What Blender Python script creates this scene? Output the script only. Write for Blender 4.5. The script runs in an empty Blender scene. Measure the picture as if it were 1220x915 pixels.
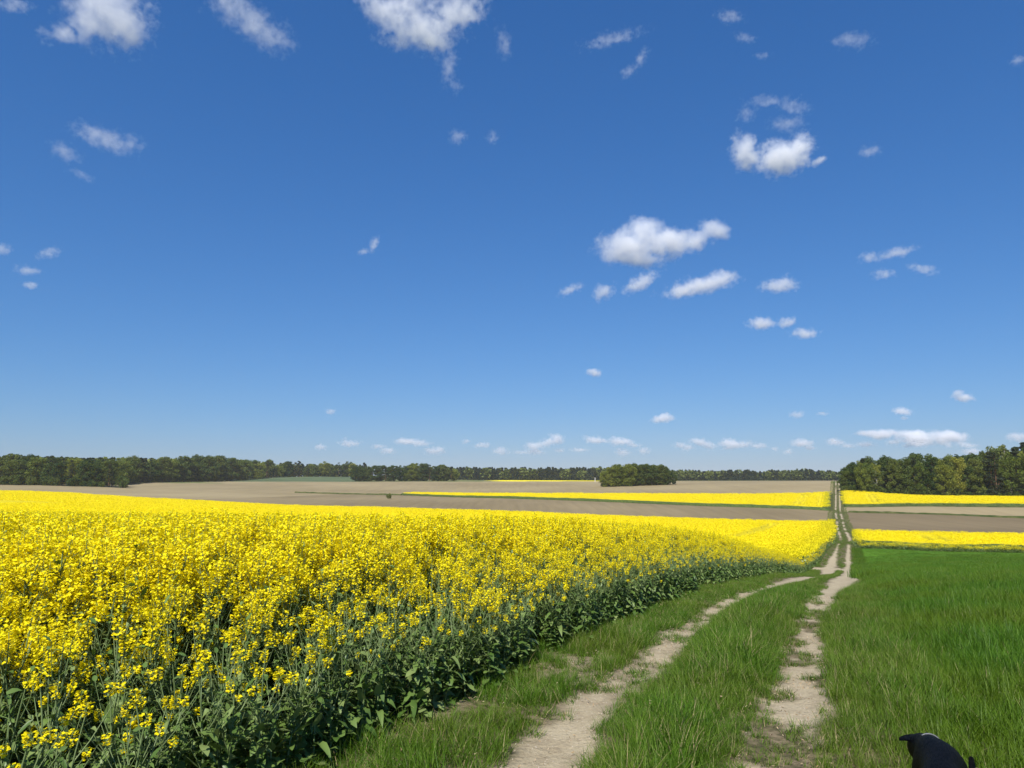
import bpy, math, random
import numpy as np
from mathutils import Vector, Matrix, Euler

S = bpy.context.scene
COL = S.collection
random.seed(7)
R = np.random.default_rng(11)

# ------------------------------------------------------------------ camera
FPX, CU, CV = 881.0, 610.0, 457.5            # focal length and centre of the 1220 x 915 frame, in its pixels
PITCH = math.radians(7.53)
EYE = 1.65
cam = bpy.data.objects.new('camera', bpy.data.cameras.new('camera'))
COL.objects.link(cam)
cam.location = (0, 0, EYE)
cam.rotation_euler = (math.pi / 2 + PITCH, 0, 0)
cam.data.sensor_width = 36.0
cam.data.lens = FPX / 1220.0 * 36.0
cam.data.clip_start = 0.05
cam.data.clip_end = 80000
S.camera = cam

# ------------------------------------------------------------------ sky, sun, exposure
SUN_EL, SUN_AZ = math.radians(52), math.radians(194)   # azimuth clockwise from +Y: behind the camera, a little to its left
w = bpy.data.worlds.new('World')
S.world = w
w.use_nodes = True
nt = w.node_tree
sky = nt.nodes.new('ShaderNodeTexSky')
sky.sky_type = 'NISHITA'
sky.sun_disc = False
sky.sun_elevation = SUN_EL
sky.sun_rotation = SUN_AZ
sky.altitude = 100
sky.air_density = 1.2
sky.dust_density = 0.2
sky.ozone_density = 6.0
bg = nt.nodes['Background']
sp_ = nt.nodes.new('ShaderNodeSeparateColor'); cb2 = nt.nodes.new('ShaderNodeCombineColor'); nt.links.new(sky.outputs[0], sp_.inputs[0])
for ch, (g_, k_) in enumerate(((1.10, .423), (.85, .492), (.73, .705))):                 # the camera's colour response
    sc_ = nt.nodes.new('ShaderNodeMath'); sc_.operation = 'MULTIPLY'; sc_.inputs[1].default_value = 0.1
    pw_ = nt.nodes.new('ShaderNodeMath'); pw_.operation = 'POWER'; pw_.inputs[1].default_value = g_
    ml_ = nt.nodes.new('ShaderNodeMath'); ml_.operation = 'MULTIPLY'; ml_.inputs[1].default_value = k_ * 10
    nt.links.new(sp_.outputs[ch], sc_.inputs[0]); nt.links.new(sc_.outputs[0], pw_.inputs[0]); nt.links.new(pw_.outputs[0], ml_.inputs[0]); nt.links.new(ml_.outputs[0], cb2.inputs[ch])
nt.links.new(cb2.outputs[0], bg.inputs['Color'])
bg.inputs['Strength'].default_value = 0.10
sun = bpy.data.objects.new('sun', bpy.data.lights.new('sun', 'SUN'))
COL.objects.link(sun)
sun.data.energy = 4.8
sun.data.angle = math.radians(0.53)
sun.data.color = (1.0, 0.965, 0.905)
sv = Vector((math.sin(SUN_AZ) * math.cos(SUN_EL), math.cos(SUN_AZ) * math.cos(SUN_EL), math.sin(SUN_EL)))
sun.rotation_euler = sv.to_track_quat('Z', 'Y').to_euler()
S.view_settings.view_transform = 'Standard'
S.view_settings.look = 'None'
S.view_settings.exposure = 0.41
S.view_settings.gamma = 1.0
cy = S.cycles
cy.max_bounces = 20
cy.diffuse_bounces = 3
cy.glossy_bounces = 2
cy.transmission_bounces = 4
cy.transparent_max_bounces = 8
cy.volume_bounces = 20
cy.volume_step_rate = 2.0
cy.use_denoising = True
cy.denoiser = 'OPENIMAGEDENOISE'
cy.denoising_input_passes = 'RGB_ALBEDO_NORMAL'
cy.denoising_prefilter = 'ACCURATE'
cy.sample_clamp_indirect = 8.0

# ------------------------------------------------------------------ small tools
def ray(u, v):
    dx = (u - CU) / FPX; dz = (CV - v) / FPX
    return np.array([dx, math.cos(PITCH) - dz * math.sin(PITCH), math.sin(PITCH) + dz * math.cos(PITCH)])

def point(u, v, Y):
    d = ray(u, v)
    return d[0] / d[1] * Y, Y, EYE + d[2] / d[1] * Y

def project(X, Y, Z):
    y = np.asarray(Y, float); z = np.asarray(Z, float) - EYE
    dep = y * math.cos(PITCH) + z * math.sin(PITCH)
    up = -y * math.sin(PITCH) + z * math.cos(PITCH)
    dep = np.where(dep > 0.3, dep, np.nan)
    return CU + FPX * np.asarray(X) / dep, CV - FPX * up / dep

def pchip(x, y, xs):
    x = np.asarray(x, float); y = np.asarray(y, float)
    h = np.diff(x); d = np.diff(y) / h
    m = np.zeros_like(y)
    for i in range(1, len(x) - 1):
        if d[i - 1] * d[i] > 0:
            w1, w2 = 2 * h[i] + h[i - 1], h[i] + 2 * h[i - 1]
            m[i] = (w1 + w2) / (w1 / d[i - 1] + w2 / d[i])
    m[0], m[-1] = d[0], d[-1]
    xs = np.clip(xs, x[0], x[-1])
    k = np.clip(np.searchsorted(x, xs) - 1, 0, len(h) - 1)
    t = (xs - x[k]) / h[k]
    return ((1 + 2 * t) * (1 - t) ** 2 * y[k] + t * (1 - t) ** 2 * h[k] * m[k]
            + t * t * (3 - 2 * t) * y[k + 1] + t * t * (t - 1) * h[k] * m[k + 1])

def vhash(ix, iy, seed):
    n = (ix.astype(np.int64) * 374761393 + iy.astype(np.int64) * 668265263 + seed * 974634721) & 0x7fffffff
    n = ((n ^ (n >> 13)) * 1274126177) & 0x7fffffff
    return ((n ^ (n >> 16)) & 0xffff) / 65535.0

def vnoise(x, y, seed=0, octaves=3):
    x = np.asarray(x, float); y = np.asarray(y, float)
    out = 0; amp = 1; tot = 0
    for o in range(octaves):
        fx, fy = np.floor(x), np.floor(y)
        tx, ty = x - fx, y - fy
        tx = tx * tx * (3 - 2 * tx); ty = ty * ty * (3 - 2 * ty)
        a = vhash(fx, fy, seed + o); b = vhash(fx + 1, fy, seed + o)
        c = vhash(fx, fy + 1, seed + o); d = vhash(fx + 1, fy + 1, seed + o)
        out = out + amp * ((a * (1 - tx) + b * tx) * (1 - ty) + (c * (1 - tx) + d * tx) * ty)
        tot += amp; amp *= 0.5; x = x * 2.03 + 17.3; y = y * 2.03 + 9.1
    return out / tot

def sstep(a, b, x):
    t = np.clip((np.asarray(x, float) - a) / (b - a), 0, 1)
    return t * t * (3 - 2 * t)

def mesh_np(name, V, F, mats, midx=None, smooth=False, attrs=None):
    V = np.asarray(V, np.float32); F = np.asarray(F, np.int32)
    me = bpy.data.meshes.new(name)
    n, k = F.shape
    me.vertices.add(len(V)); me.vertices.foreach_set('co', V.ravel())
    me.loops.add(n * k); me.loops.foreach_set('vertex_index', F.ravel())
    me.polygons.add(n); me.polygons.foreach_set('loop_start', np.arange(0, n * k, k, dtype=np.int32))
    me.polygons.foreach_set('loop_total', np.full(n, k, np.int32))
    for m in (mats if isinstance(mats, (list, tuple)) else [mats]): me.materials.append(m)
    if midx is not None: me.polygons.foreach_set('material_index', np.asarray(midx, np.int32))
    if smooth: me.polygons.foreach_set('use_smooth', np.ones(n, bool))
    for a, (dom, vals) in (attrs or {}).items():
        me.attributes.new(a, 'FLOAT', dom).data.foreach_set('value', np.asarray(vals, np.float32))
    me.update(calc_edges=True)
    return me

def link(name, me, parent=None, **props):
    o = bpy.data.objects.new(name, me)
    COL.objects.link(o)
    if parent is not None: o.parent = parent
    for k, v in props.items(): o[k] = v
    return o

def thing(name, label, cat, loc=(0, 0, 0), rz=0.0, group=None, scale=None):
    o = bpy.data.objects.new(name, None)
    o.empty_display_size = 0.2
    COL.objects.link(o)
    o.location = loc; o.rotation_euler = (0, 0, rz)
    if scale is not None: o.scale = scale
    o['label'] = label; o['category'] = cat
    if group: o['group'] = group
    return o

class MB:                                            # collects quads and triangles (as quads) for one mesh
    def __init__(s): s.V = []; s.F = []; s.M = []; s.n = 0
    def add(s, V, F, m=0):
        V = np.asarray(V, float); F = np.asarray(F, int)
        s.V.append(V); s.F.append(F + s.n); s.M.append(np.full(len(F), m)); s.n += len(V)
    def tube(s, P, rad, k=6, m=0, cap=True):
        P = np.asarray(P, float); n = len(P); rad = np.broadcast_to(rad, n)
        T = np.gradient(P, axis=0); T /= np.linalg.norm(T, axis=1)[:, None] + 1e-9
        ref = np.array([0, 0, 1.0]) if abs(T[0][2]) < 0.9 else np.array([1.0, 0, 0])
        V = []
        for i in range(n):
            a = np.cross(T[i], ref); a /= np.linalg.norm(a) + 1e-9; b = np.cross(T[i], a)
            for j in range(k):
                th = 2 * math.pi * j / k
                V.append(P[i] + rad[i] * (a * math.cos(th) + b * math.sin(th)))
        F = [(i * k + j, i * k + (j + 1) % k, (i + 1) * k + (j + 1) % k, (i + 1) * k + j) for i in range(n - 1) for j in range(k)]
        s.add(V, F, m)
    def mesh(s, name, mats, smooth=False):
        return mesh_np(name, np.concatenate(s.V), np.concatenate(s.F), mats, np.concatenate(s.M), smooth)

# ------------------------------------------------------------------ materials
def mat(name):
    m = bpy.data.materials.new(name); m.use_nodes = True
    t = m.node_tree; t.nodes.clear()
    return m, t, t.nodes.new, t.links.new

def noise_mix(t, cols, scale, detail=5, coord='Object', stretch=None, contrast=(0.35, 0.65)):
    N, L = t.nodes.new, t.links.new
    tc = N('ShaderNodeTexCoord'); src = tc.outputs[coord]
    if stretch is not None:
        mp = N('ShaderNodeMapping'); mp.inputs['Scale'].default_value = stretch[0]; mp.inputs['Rotation'].default_value = stretch[1]
        L(src, mp.inputs['Vector']); src = mp.outputs[0]
    n = N('ShaderNodeTexNoise'); n.inputs['Scale'].default_value = scale; n.inputs['Detail'].default_value = detail
    L(src, n.inputs['Vector'])
    r = N('ShaderNodeValToRGB'); L(n.outputs[0], r.inputs[0])
    el = r.color_ramp.elements
    for i, c in enumerate(cols):
        p = contrast[0] + (contrast[1] - contrast[0]) * i / max(1, len(cols) - 1)
        e = el[i] if i < 2 else el.new(p)
        e.position = p; e.color = (*c, 1)
    return r.outputs[0], n.outputs[0]

def mixc(t, a, b, f, mode='MIX'):
    x = t.nodes.new('ShaderNodeMix'); x.data_type = 'RGBA'; x.blend_type = mode
    for s, v in ((0, f), (6, a), (7, b)):
        if hasattr(v, 'is_linked'): t.links.new(v, x.inputs[s])
        else: x.inputs[s].default_value = v if s == 0 else (*v, 1)
    return x.outputs[2]

def soil_mat(name, cols, scale, big=None, bump=0.3, bump_scale=8.0, stretch=None):
    m, t, N, L = mat(name)
    c, f = noise_mix(t, cols, scale, stretch=stretch)
    if big is not None:
        c2, _ = noise_mix(t, big[0], big[1], 3)
        c = mixc(t, c, c2, 0.55)
    p = N('ShaderNodeBsdfPrincipled'); p.inputs['Roughness'].default_value = 0.95; p.inputs['Specular IOR Level'].default_value = 0.15
    L(c, p.inputs['Base Color'])
    tc = N('ShaderNodeTexCoord'); nb = N('ShaderNodeTexNoise'); nb.inputs['Scale'].default_value = bump_scale; nb.inputs['Detail'].default_value = 6
    L(tc.outputs['Object'], nb.inputs['Vector'])
    b = N('ShaderNodeBump'); b.inputs['Strength'].default_value = bump; b.inputs['Distance'].default_value = 0.6 / bump_scale
    L(nb.outputs[0], b.inputs['Height']); L(b.outputs[0], p.inputs['Normal'])
    o = N('ShaderNodeOutputMaterial'); L(p.outputs[0], o.inputs[0])
    return m

def leaf_mat(name, cols, translucent=0.3, gloss=0.25, rough=0.5, per='island', tint_by_object=0.0, patch=None):
    m, t, N, L = mat(name)
    g = N('ShaderNodeNewGeometry'); r = N('ShaderNodeValToRGB'); L(g.outputs['Random Per Island'], r.inputs[0])
    el = r.color_ramp.elements
    for i, c in enumerate(cols):
        e = el[i] if i < 2 else el.new(0.5)
        e.position = i / max(1, len(cols) - 1); e.color = (*c, 1)
    c = r.outputs[0]
    if tint_by_object:
        oi = N('ShaderNodeObjectInfo'); h = N('ShaderNodeHueSaturation')
        a = N('ShaderNodeMath'); a.operation = 'MULTIPLY_ADD'; a.inputs[1].default_value = -0.06 * tint_by_object; a.inputs[2].default_value = 0.5 + 0.03 * tint_by_object
        b = N('ShaderNodeMath'); b.operation = 'MULTIPLY_ADD'; b.inputs[1].default_value = 0.8 * tint_by_object; b.inputs[2].default_value = 1.0 - 0.35 * tint_by_object
        L(oi.outputs['Random'], a.inputs[0]); L(oi.outputs['Random'], b.inputs[0])
        L(a.outputs[0], h.inputs['Hue']); L(b.outputs[0], h.inputs['Value']); L(c, h.inputs['Color']); c = h.outputs[0]
    if patch is not None:                                  # broad differences of growth across the ground
        tc = N('ShaderNodeTexCoord'); gp = N('ShaderNodeNewGeometry'); n = N('ShaderNodeTexNoise'); n.inputs['Scale'].default_value = patch[1]; n.inputs['Detail'].default_value = 3
        L(gp.outputs['Position'], n.inputs['Vector'])
        rr = N('ShaderNodeMapRange'); rr.inputs[1].default_value = 0.4; rr.inputs[2].default_value = 0.62
        L(n.outputs[0], rr.inputs[0])
        k = N('ShaderNodeMath'); k.operation = 'MULTIPLY'; k.inputs[1].default_value = patch[2]; L(rr.outputs[0], k.inputs[0])
        c = mixc(t, c, patch[0], k.outputs[0])
    p = N('ShaderNodeBsdfPrincipled'); p.inputs['Roughness'].default_value = rough; p.inputs['Specular IOR Level'].default_value = gloss
    L(c, p.inputs['Base Color'])
    tr = N('ShaderNodeBsdfTranslucent'); L(c, tr.inputs['Color'])
    x = N('ShaderNodeMixShader'); x.inputs[0].default_value = translucent
    L(p.outputs[0], x.inputs[1]); L(tr.outputs[0], x.inputs[2])
    o = N('ShaderNodeOutputMaterial'); L(x.outputs[0], o.inputs[0])
    return m

def plain_mat(name, col, rough=0.6, spec=0.3, var=0.15, scale=20):
    m, t, N, L = mat(name)
    lo = tuple(x * (1 - var) for x in col); hi = tuple(min(1, x * (1 + var)) for x in col)
    c, _ = noise_mix(t, [lo, hi], scale)
    p = N('ShaderNodeBsdfPrincipled'); p.inputs['Roughness'].default_value = rough; p.inputs['Specular IOR Level'].default_value = spec
    L(c, p.inputs['Base Color']); o = N('ShaderNodeOutputMaterial'); L(p.outputs[0], o.inputs[0])
    return m

STR = ((1, 0.06, 1), (0, 0, math.radians(24)))            # streaks along the track's direction
M = {}
M['base'] = soil_mat('dry_meadow', [(.10, .12, .035), (.16, .16, .06)], 0.05, bump_scale=2)
M['dark_soil'] = soil_mat('ploughed_dark_soil', [(.130, .097, .052), (.195, .147, .080)], 0.5, ([(.108, .080, .044), (.22, .168, .092)], 0.012), stretch=STR, bump=.5, bump_scale=3)
M['pale_soil'] = soil_mat('ploughed_pale_soil', [(.225, .176, .092), (.295, .234, .126)], 0.4, ([(.19, .147, .078), (.325, .26, .145)], 0.010), stretch=STR, bump=.4, bump_scale=3)
M['mid_soil'] = soil_mat('ploughed_brown_soil', [(.175, .134, .070), (.245, .190, .102)], 0.45, ([(.145, .110, .058), (.265, .207, .113)], 0.011), stretch=STR, bump=.4, bump_scale=3)
M['humus'] = soil_mat('soil_under_crop', [(.045, .036, .022), (.10, .075, .048)], 6, bump_scale=25)
M['wood_floor'] = soil_mat('woodland_floor', [(.03, .03, .015), (.06, .05, .025)], 0.4)
M['weeds'] = soil_mat('weedy_strip', [(.04, .06, .015), (.10, .10, .04)], 0.3)
M['young_green'] = soil_mat('young_green_crop', [(.07, .10, .045), (.10, .13, .06)], 0.02)
M['yellow_far'] = soil_mat('distant_rape_flowers', [(.78, .63, .01), (.86, .72, .015)], 0.1, bump_scale=2)
M['yellow_sheet'] = soil_mat('rape_canopy', [(.45, .36, .006), (.72, .58, .008)], 0.9, ([(.52, .42, .01), (.74, .60, .01)], 0.05), bump=1.0, bump_scale=2.2)
M['rape_side'] = soil_mat('rape_stalks', [(.035, .065, .02), (.10, .13, .03)], 2.5, bump=1.0, bump_scale=6)
M['wheat_sheet'] = soil_mat('wheat_canopy', [(.055, .135, .006), (.09, .20, .010)], 1.2, ([(.05, .125, .006), (.10, .205, .010)], 0.06), bump=1.0, bump_scale=6)

def track_mat():
    m, t, N, L = mat('sandy_track')
    sand, f = noise_mix(t, [(.27, .215, .128), (.41, .34, .21), (.50, .425, .272)], 9, 8)
    s2, _ = noise_mix(t, [(.29, .235, .138), (.48, .405, .258)], 1.1, 4)
    sand = mixc(t, sand, s2, 0.45)
    speck, fs = noise_mix(t, [(.14, .105, .065), (.40, .33, .24)], 55, 3, contrast=(.3, .46))
    sand = mixc(t, sand, speck, 0.35)
    turf, _ = noise_mix(t, [(.05, .05, .02), (.13, .105, .055), (.20, .155, .095)], 14, 5)
    at = N('ShaderNodeAttribute'); at.attribute_name = 'bare'
    c = mixc(t, turf, sand, at.outputs['Fac'])
    p = N('ShaderNodeBsdfPrincipled'); p.inputs['Roughness'].default_value = 0.95; p.inputs['Specular IOR Level'].default_value = 0.1
    L(c, p.inputs['Base Color'])
    tc = N('ShaderNodeTexCoord'); nb = N('ShaderNodeTexNoise'); nb.inputs['Scale'].default_value = 26; nb.inputs['Detail'].default_value = 8; nb.inputs['Roughness'].default_value = .65
    L(tc.outputs['Object'], nb.inputs['Vector'])
    b = N('ShaderNodeBump'); b.inputs['Strength'].default_value = 0.9; b.inputs['Distance'].default_value = 0.035
    L(nb.outputs[0], b.inputs['Height']); L(b.outputs[0], p.inputs['Normal'])
    o = N('ShaderNodeOutputMaterial'); L(p.outputs[0], o.inputs[0])
    return m
M['track'] = track_mat()
M['petal'] = leaf_mat('rape_petal', [(.82, .66, .004), (.92, .81, .010)], .32, .15, .6)
M['bud'] = leaf_mat('rape_bud', [(.30, .32, .02), (.42, .40, .03)], .2, .2)
M['rape_leaf'] = leaf_mat('rape_leaf', [(.065, .125, .022), (.13, .205, .045), (.25, .31, .11)], .25, .35, .42)
M['rape_stem'] = leaf_mat('rape_stem', [(.12, .18, .06), (.21, .27, .11)], .1, .4, .45)
M['wheat'] = leaf_mat('wheat_blade', [(.038, .110, .004), (.075, .180, .007), (.14, .25, .02)], .40, .22, .45, patch=((.15, .19, .010), 0.5, .5))
M['verge'] = leaf_mat('verge_grass', [(.042, .115, .004), (.085, .190, .008), (.16, .26, .03)], .40, .2, .5, patch=((.16, .19, .02), 0.7, .4))
M['dry'] = leaf_mat('dry_litter', [(.30, .20, .10), (.45, .33, .20), (.52, .42, .28)], .15, .1, .8)
M['straw'] = leaf_mat('dead_straw', [(.30, .24, .11), (.42, .35, .18)], .3, .15, .7)
M['bark'] = plain_mat('bark', (.10, .085, .065), .9, .1, .4, 3)
M['pine_bark'] = plain_mat('pine_bark', (.17, .10, .06), .9, .1, .4, 3)
M['birch_bark'] = plain_mat('birch_bark', (.55, .53, .48), .8, .2, .25, 2)
LEAFC = {'broad': [(.052, .082, .013), (.075, .112, .017), (.105, .146, .027)],
         'fresh': [(.105, .135, .014), (.165, .20, .022), (.22, .25, .04)],
         'birch': [(.07, .10, .016), (.115, .155, .026), (.165, .195, .045)],
         'pine': [(.024, .038, .017), (.042, .060, .025), (.062, .080, .034)]}
for k, c in LEAFC.items(): M['leaf_' + k] = leaf_mat(k + '_foliage', c, .38, .2, .55, tint_by_object=1.0)
M['stone'] = plain_mat('pale_stone', (.42, .36, .28), .9, .2, .3, 30)

# ------------------------------------------------------------------ terrain: real heights, a shallow valley rising to a far crest
COLS = {   # bearing (as a column of the photograph) -> (forward distance, ground height)
    0:    [(5, 0), (10, -.12), (22, -.62), (45, -1.9), (70, -2.6), (150, -3.3), (316, -3.3), (425, -.05), (520, .5), (800, 1.5), (1200, 3), (3000, 4)],
    200:  [(5, 0), (10, -.14), (22, -.70), (45, -2.1), (70, -2.9), (150, -4.8), (277, -5.8), (380, -4.2), (450, -1.9), (490, -1.7), (520, -.9), (565, .95), (640, 1.8), (800, 3), (1200, 4), (3000, 5)],
    380:  [(5, 0), (10, -.16), (22, -.80), (45, -2.3), (70, -3.3), (150, -6.0), (249, -7.5), (400, -5.4), (520, -1.8), (620, 1.25), (680, 1.8), (850, 7.6), (1200, 9), (3000, 9)],
    600:  [(5, 0), (10, -.18), (22, -.90), (45, -2.6), (70, -4.0), (130, -6.7), (222, -8.1), (294, -6.1), (393, -5.4), (520, -1.6), (650, 1.7), (760, 3.2), (900, 3.2), (1200, 4), (3000, 6)],
    790:  [(5, 0), (10, -.2), (16, -.55), (25, -1.3), (45, -3.2), (60, -4.5), (130, -7.8), (203, -9.0), (268, -6.7), (359, -5.0), (470, -.35), (540, 1.45), (640, 2.2), (900, 3.0), (3000, 5)],
    950:  [(5, 0), (10, -.22), (15, -.55), (17.2, -.77), (24.7, -1.5), (31, -2.2), (58, -5.0), (97, -7.0), (140, -8.5), (190, -9.3), (250, -7.4), (335, -4.4), (420, 1.4), (520, 2.0), (900, 3), (3000, 5)],
    1000: [(5, 0), (10, -.22), (15, -.55), (17.2, -.77), (24.7, -1.5), (31, -2.2), (58, -5.0), (83, -6.8), (97, -6.9), (132, -8.2), (185, -8.8), (243, -8.0), (328, -3.3), (400, 1.6), (480, 2.2), (900, 3), (3000, 5)],
    1100: [(5, 0), (10, -.20), (15, -.50), (25, -1.5), (31, -2.15), (58, -4.8), (93, -7.0), (133, -8.4), (180, -8.9), (230, -8.3), (255, -6.5), (315, -5.2), (420, -3.5), (900, 0), (3000, 3)],
    1220: [(5, 0), (10, -.20), (15, -.48), (25, -1.4), (31, -2.05), (58, -4.5), (89, -6.9), (127, -8.3), (180, -9.3), (220, -9.0), (243, -6.4), (300, -5.3), (420, -3.5), (900, 0), (3000, 3)],
}
GEN = [(5, 0), (10, -.15), (30, -1.2), (80, -3), (200, -4), (600, -1), (3000, 3)]
LR0, LR1, NR, NP = math.log(2.5), math.log(3000), 320, 361
def _build_terrain():
    lr = np.linspace(LR0, LR1, NR)
    phis, rows = [], []
    def col(ph, tab, cos):
        x = [math.log(2.5), math.log(3.8)] + [math.log(Y / cos) for Y, z in tab]
        y = [0, 0] + [z for Y, z in tab]
        if x[-1] < LR1: x.append(LR1 + .01); y.append(y[-1])
        phis.append(ph); rows.append(pchip(x, y, lr))
    col(-math.pi, GEN, 1); col(-1.9, GEN, 1)
    keys = sorted(COLS)
    a0, a1 = math.atan((keys[0] - CU) / FPX), math.atan((keys[-1] - CU) / FPX)
    col(a0 - .35, COLS[keys[0]], math.cos(a0))
    for u in keys:
        a = math.atan((u - CU) / FPX); col(a, COLS[u], math.cos(a))
    col(a1 + .35, COLS[keys[-1]], math.cos(a1))
    col(1.9, GEN, 1); col(math.pi, GEN, 1)
    rows = np.array(rows); pg = np.linspace(-math.pi, math.pi, NP)
    G = np.stack([pchip(phis, rows[:, j], pg) for j in range(NR)], 1)
    return G
TG = _build_terrain()
def terrain(X, Y):
    X = np.asarray(X, float); Y = np.asarray(Y, float)
    r = np.clip(np.hypot(X, Y), 2.5, 2999); ph = np.arctan2(X, Y)
    fi = (ph + math.pi) / (2 * math.pi) * (NP - 1); fj = (np.log(r) - LR0) / (LR1 - LR0) * (NR - 1)
    i = np.clip(fi.astype(int), 0, NP - 2); j = np.clip(fj.astype(int), 0, NR - 2)
    a, b = fi - i, fj - j
    z = TG[i, j] * (1 - a) * (1 - b) + TG[i + 1, j] * a * (1 - b) + TG[i, j + 1] * (1 - a) * b + TG[i + 1, j + 1] * a * b
    return z

# the two wheel ruts (column left, column right, row, forward distance, half width left, half width right)
RUT = [(643, 925, 915, 4.56, .28, .24), (668, 930, 869, 5.25, .26, .24), (706, 950, 827, 6.0, .25, .26), (768, 956, 795, 7.2, .24, .23),
       (806, 960, 763, 9.0, .22, .21), (830, 966, 741, 10.4, .19, .19), (864, 976, 720, 12.8, .18, .22), (912, 992, 702, 17.2, .21, .30), (948, 1006, 690, 24.7, .28, .45),
       (964, 1011, 686, 31, .32, .55), (986, 1016, 679, 50, .40, .65), (987, 1014, 676, 58, .55, .55), (992.3, 1010, 664, 83, .40, .30), (997, 1010.6, 649, 97, .12, .20),
       (1001.5, 1012.2, 640, 132, .16, .26), (997.8, 1005.8, 627, 170, .24, .26), (997, 1004, 618, 200, .22, .24), (995.4, 1001, 609, 243, .26, .26), (995.8, 1000.2, 587, 328, .26, .26), (995.9, 999.6, 574, 405, .26, .26)]
ry = np.array([r[3] for r in RUT])
rl = np.array([point(r[0], r[2], r[3])[0] for r in RUT]); rr_ = np.array([point(r[1], r[2], r[3])[0] for r in RUT])
def ext(yq, xs):
    out = np.interp(yq, ry, xs)
    lo = xs[0] + (yq - ry[0]) * .40; hi = xs[-1] + (yq - ry[-1]) * .43
    return np.where(yq < ry[0], lo, np.where(yq > ry[-1], hi, out))
def rut_l(y): return ext(np.asarray(y, float), rl)
def rut_r(y): return ext(np.asarray(y, float), rr_)
def wid_l(y): return np.interp(y, ry, [r[4] for r in RUT])
def wid_r(y): return np.interp(y, ry, [r[5] for r in RUT])
_cy = np.array([-400, 0, 60, 132, 200, 328, 405, 3000.]); 
_cx = np.array([0.5 * (rut_l(y) + rut_r(y)) for y in (0, 0, 60, 132, 200, 328, 405, 405)])
_cx[0] = _cx[1] - 400 * .44; _cx[-1] = _cx[-2] + 2595 * .436
def centre(y): return np.interp(y, _cy, _cx)
CT, ST = math.cos(math.radians(23.7)), math.sin(math.radians(23.7))
def to_xy(s, t): return centre(s) + t * CT, s - t * ST
def to_st(X, Y):
    s = np.asarray(Y, float) + 0
    for _ in range(12):
        t = (X - centre(s)) / CT; s = Y + t * ST
    return s, t

def bare(X, Y):                                        # 1 on bare sand, 0 under grass
    X = np.asarray(X, float); Y = np.asarray(Y, float)
    n = vnoise(X * 2.2, Y * 1.6, 3, 4) - .5; n2 = vnoise(X * 7, Y * 6, 8, 3) - .5
    amp = np.clip(Y / 12, .35, 4)
    dl = np.abs(X - rut_l(Y)) / CT ** 0 - wid_l(Y) * (1 + 1.0 * n); dr = np.abs(X - rut_r(Y)) - wid_r(Y) * (1 + 1.0 * n)
    soft = np.clip(.10 + Y * .0012, .1, .3)
    m = np.maximum(1 - sstep(-soft, soft, dl + n2 * .12), 1 - sstep(-soft, soft, dr + n2 * .12))
    gap = sstep(33, 36, Y) * (1 - sstep(45, 49, Y))    # the left rut is grown over before the crossing
    ml = (1 - sstep(-soft, soft, dl)) * gap
    m = np.where((ml > 0) & (dr > soft), m * (1 - gap), m)
    # crossing: bare sand between the ruts
    s, t = to_st(X, Y)
    cross = (1 - sstep(2.0, 3.2, np.abs(s - 58.5 + 1.5 * (t > 0)))) * (t > -2.1) * (t < .9)
    m = np.maximum(m, cross)
    # broken turf in the grown over part between the wiggles and on the left verge near the camera
    verge = .8 * sstep(-2.2, -1.9, t) * (1 - sstep(-1.25, -.95, t)) * (1 - sstep(7.5, 11, Y)) * sstep(5.0, 6.0, Y)
    m = np.maximum(m, verge * sstep(.50, .66, vnoise(X * 1.5, Y * 1.2, 21, 3)) * .7)
    m = m * (1 - .9 * sstep(.54, .62, vnoise(X * 3.3, Y * 1.9, 33, 3)) * (Y < 14) * (.45 + .55 * (X > rut_l(Y) + .6)))      # tufts in the ruts
    m = m * (1 - .8 * sstep(.55, .68, vnoise(X * .3, Y * .05, 44, 2)) * sstep(66, 80, Y))     # grown over in places further on
    return np.clip(m, 0, 1)

def ruts_depth(X, Y):
    dl = np.abs(X - rut_l(Y)) / (wid_l(Y) + .12); dr = np.abs(X - rut_r(Y)) / (wid_r(Y) + .12)
    near = 1 - sstep(25, 50, Y)
    d = -.055 * (np.exp(-dl ** 2) + np.exp(-dr ** 2)) * near
    return d + near * ((vnoise(X * 1.1, Y * 1.1, 5, 3) - .5) * .05 + (vnoise(X * 9, Y * 9, 6, 3) - .5) * .018)
def ground_z(X, Y):
    s, t = to_st(X, Y)
    f = sstep(-3.4, -2.8, t) * (1 - sstep(1.6, 2.4, t))
    return terrain(X, Y) + f * ruts_depth(X, Y)

# ------------------------------------------------------------------ fields: one sheet of ground cut along the field edges
T_L, T_R = -1.95, 1.55                                  # the crop's edges beside the track
def lines():
    s = list(np.arange(-8, 3.5, .5)) + list(np.arange(3.5, 16, .10))
    v = 16.0; st = .12
    while v < 175:
        s.append(v); st *= 1.045; v += min(st, 2.5)
    s += list(np.arange(175, 420, 2.5)); v = 420; st = 4
    while v < 2600:
        s.append(v); st *= 1.05; v += st
    s = [-300, -200, -120, -70, -40, -20] + s
    t = list(np.arange(-3.4, 2.45, .065)); a = 2.45; st = .1
    while a < 1700:
        t.append(a); st *= 1.07; a += st
    a = -3.4 - .1; st = .1; u = []
    while a > -1700:
        u.append(a); st *= 1.065; a -= st
    return np.array(s), np.array(u[::-1] + t)
SL, TL = lines()
def snap(a, arr): arr[np.argmin(abs(arr - a))] = a
for v in (97, 138, 185, 240, 243, 245, 265, 328): snap(v, SL)
for v in (T_L, T_R, -4, 1.3): snap(v, TL)
SS, TT = np.meshgrid(SL, TL, indexing='ij')
GX, GY = to_xy(SS, TT)
GZ = ground_z(GX, GY)
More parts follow.
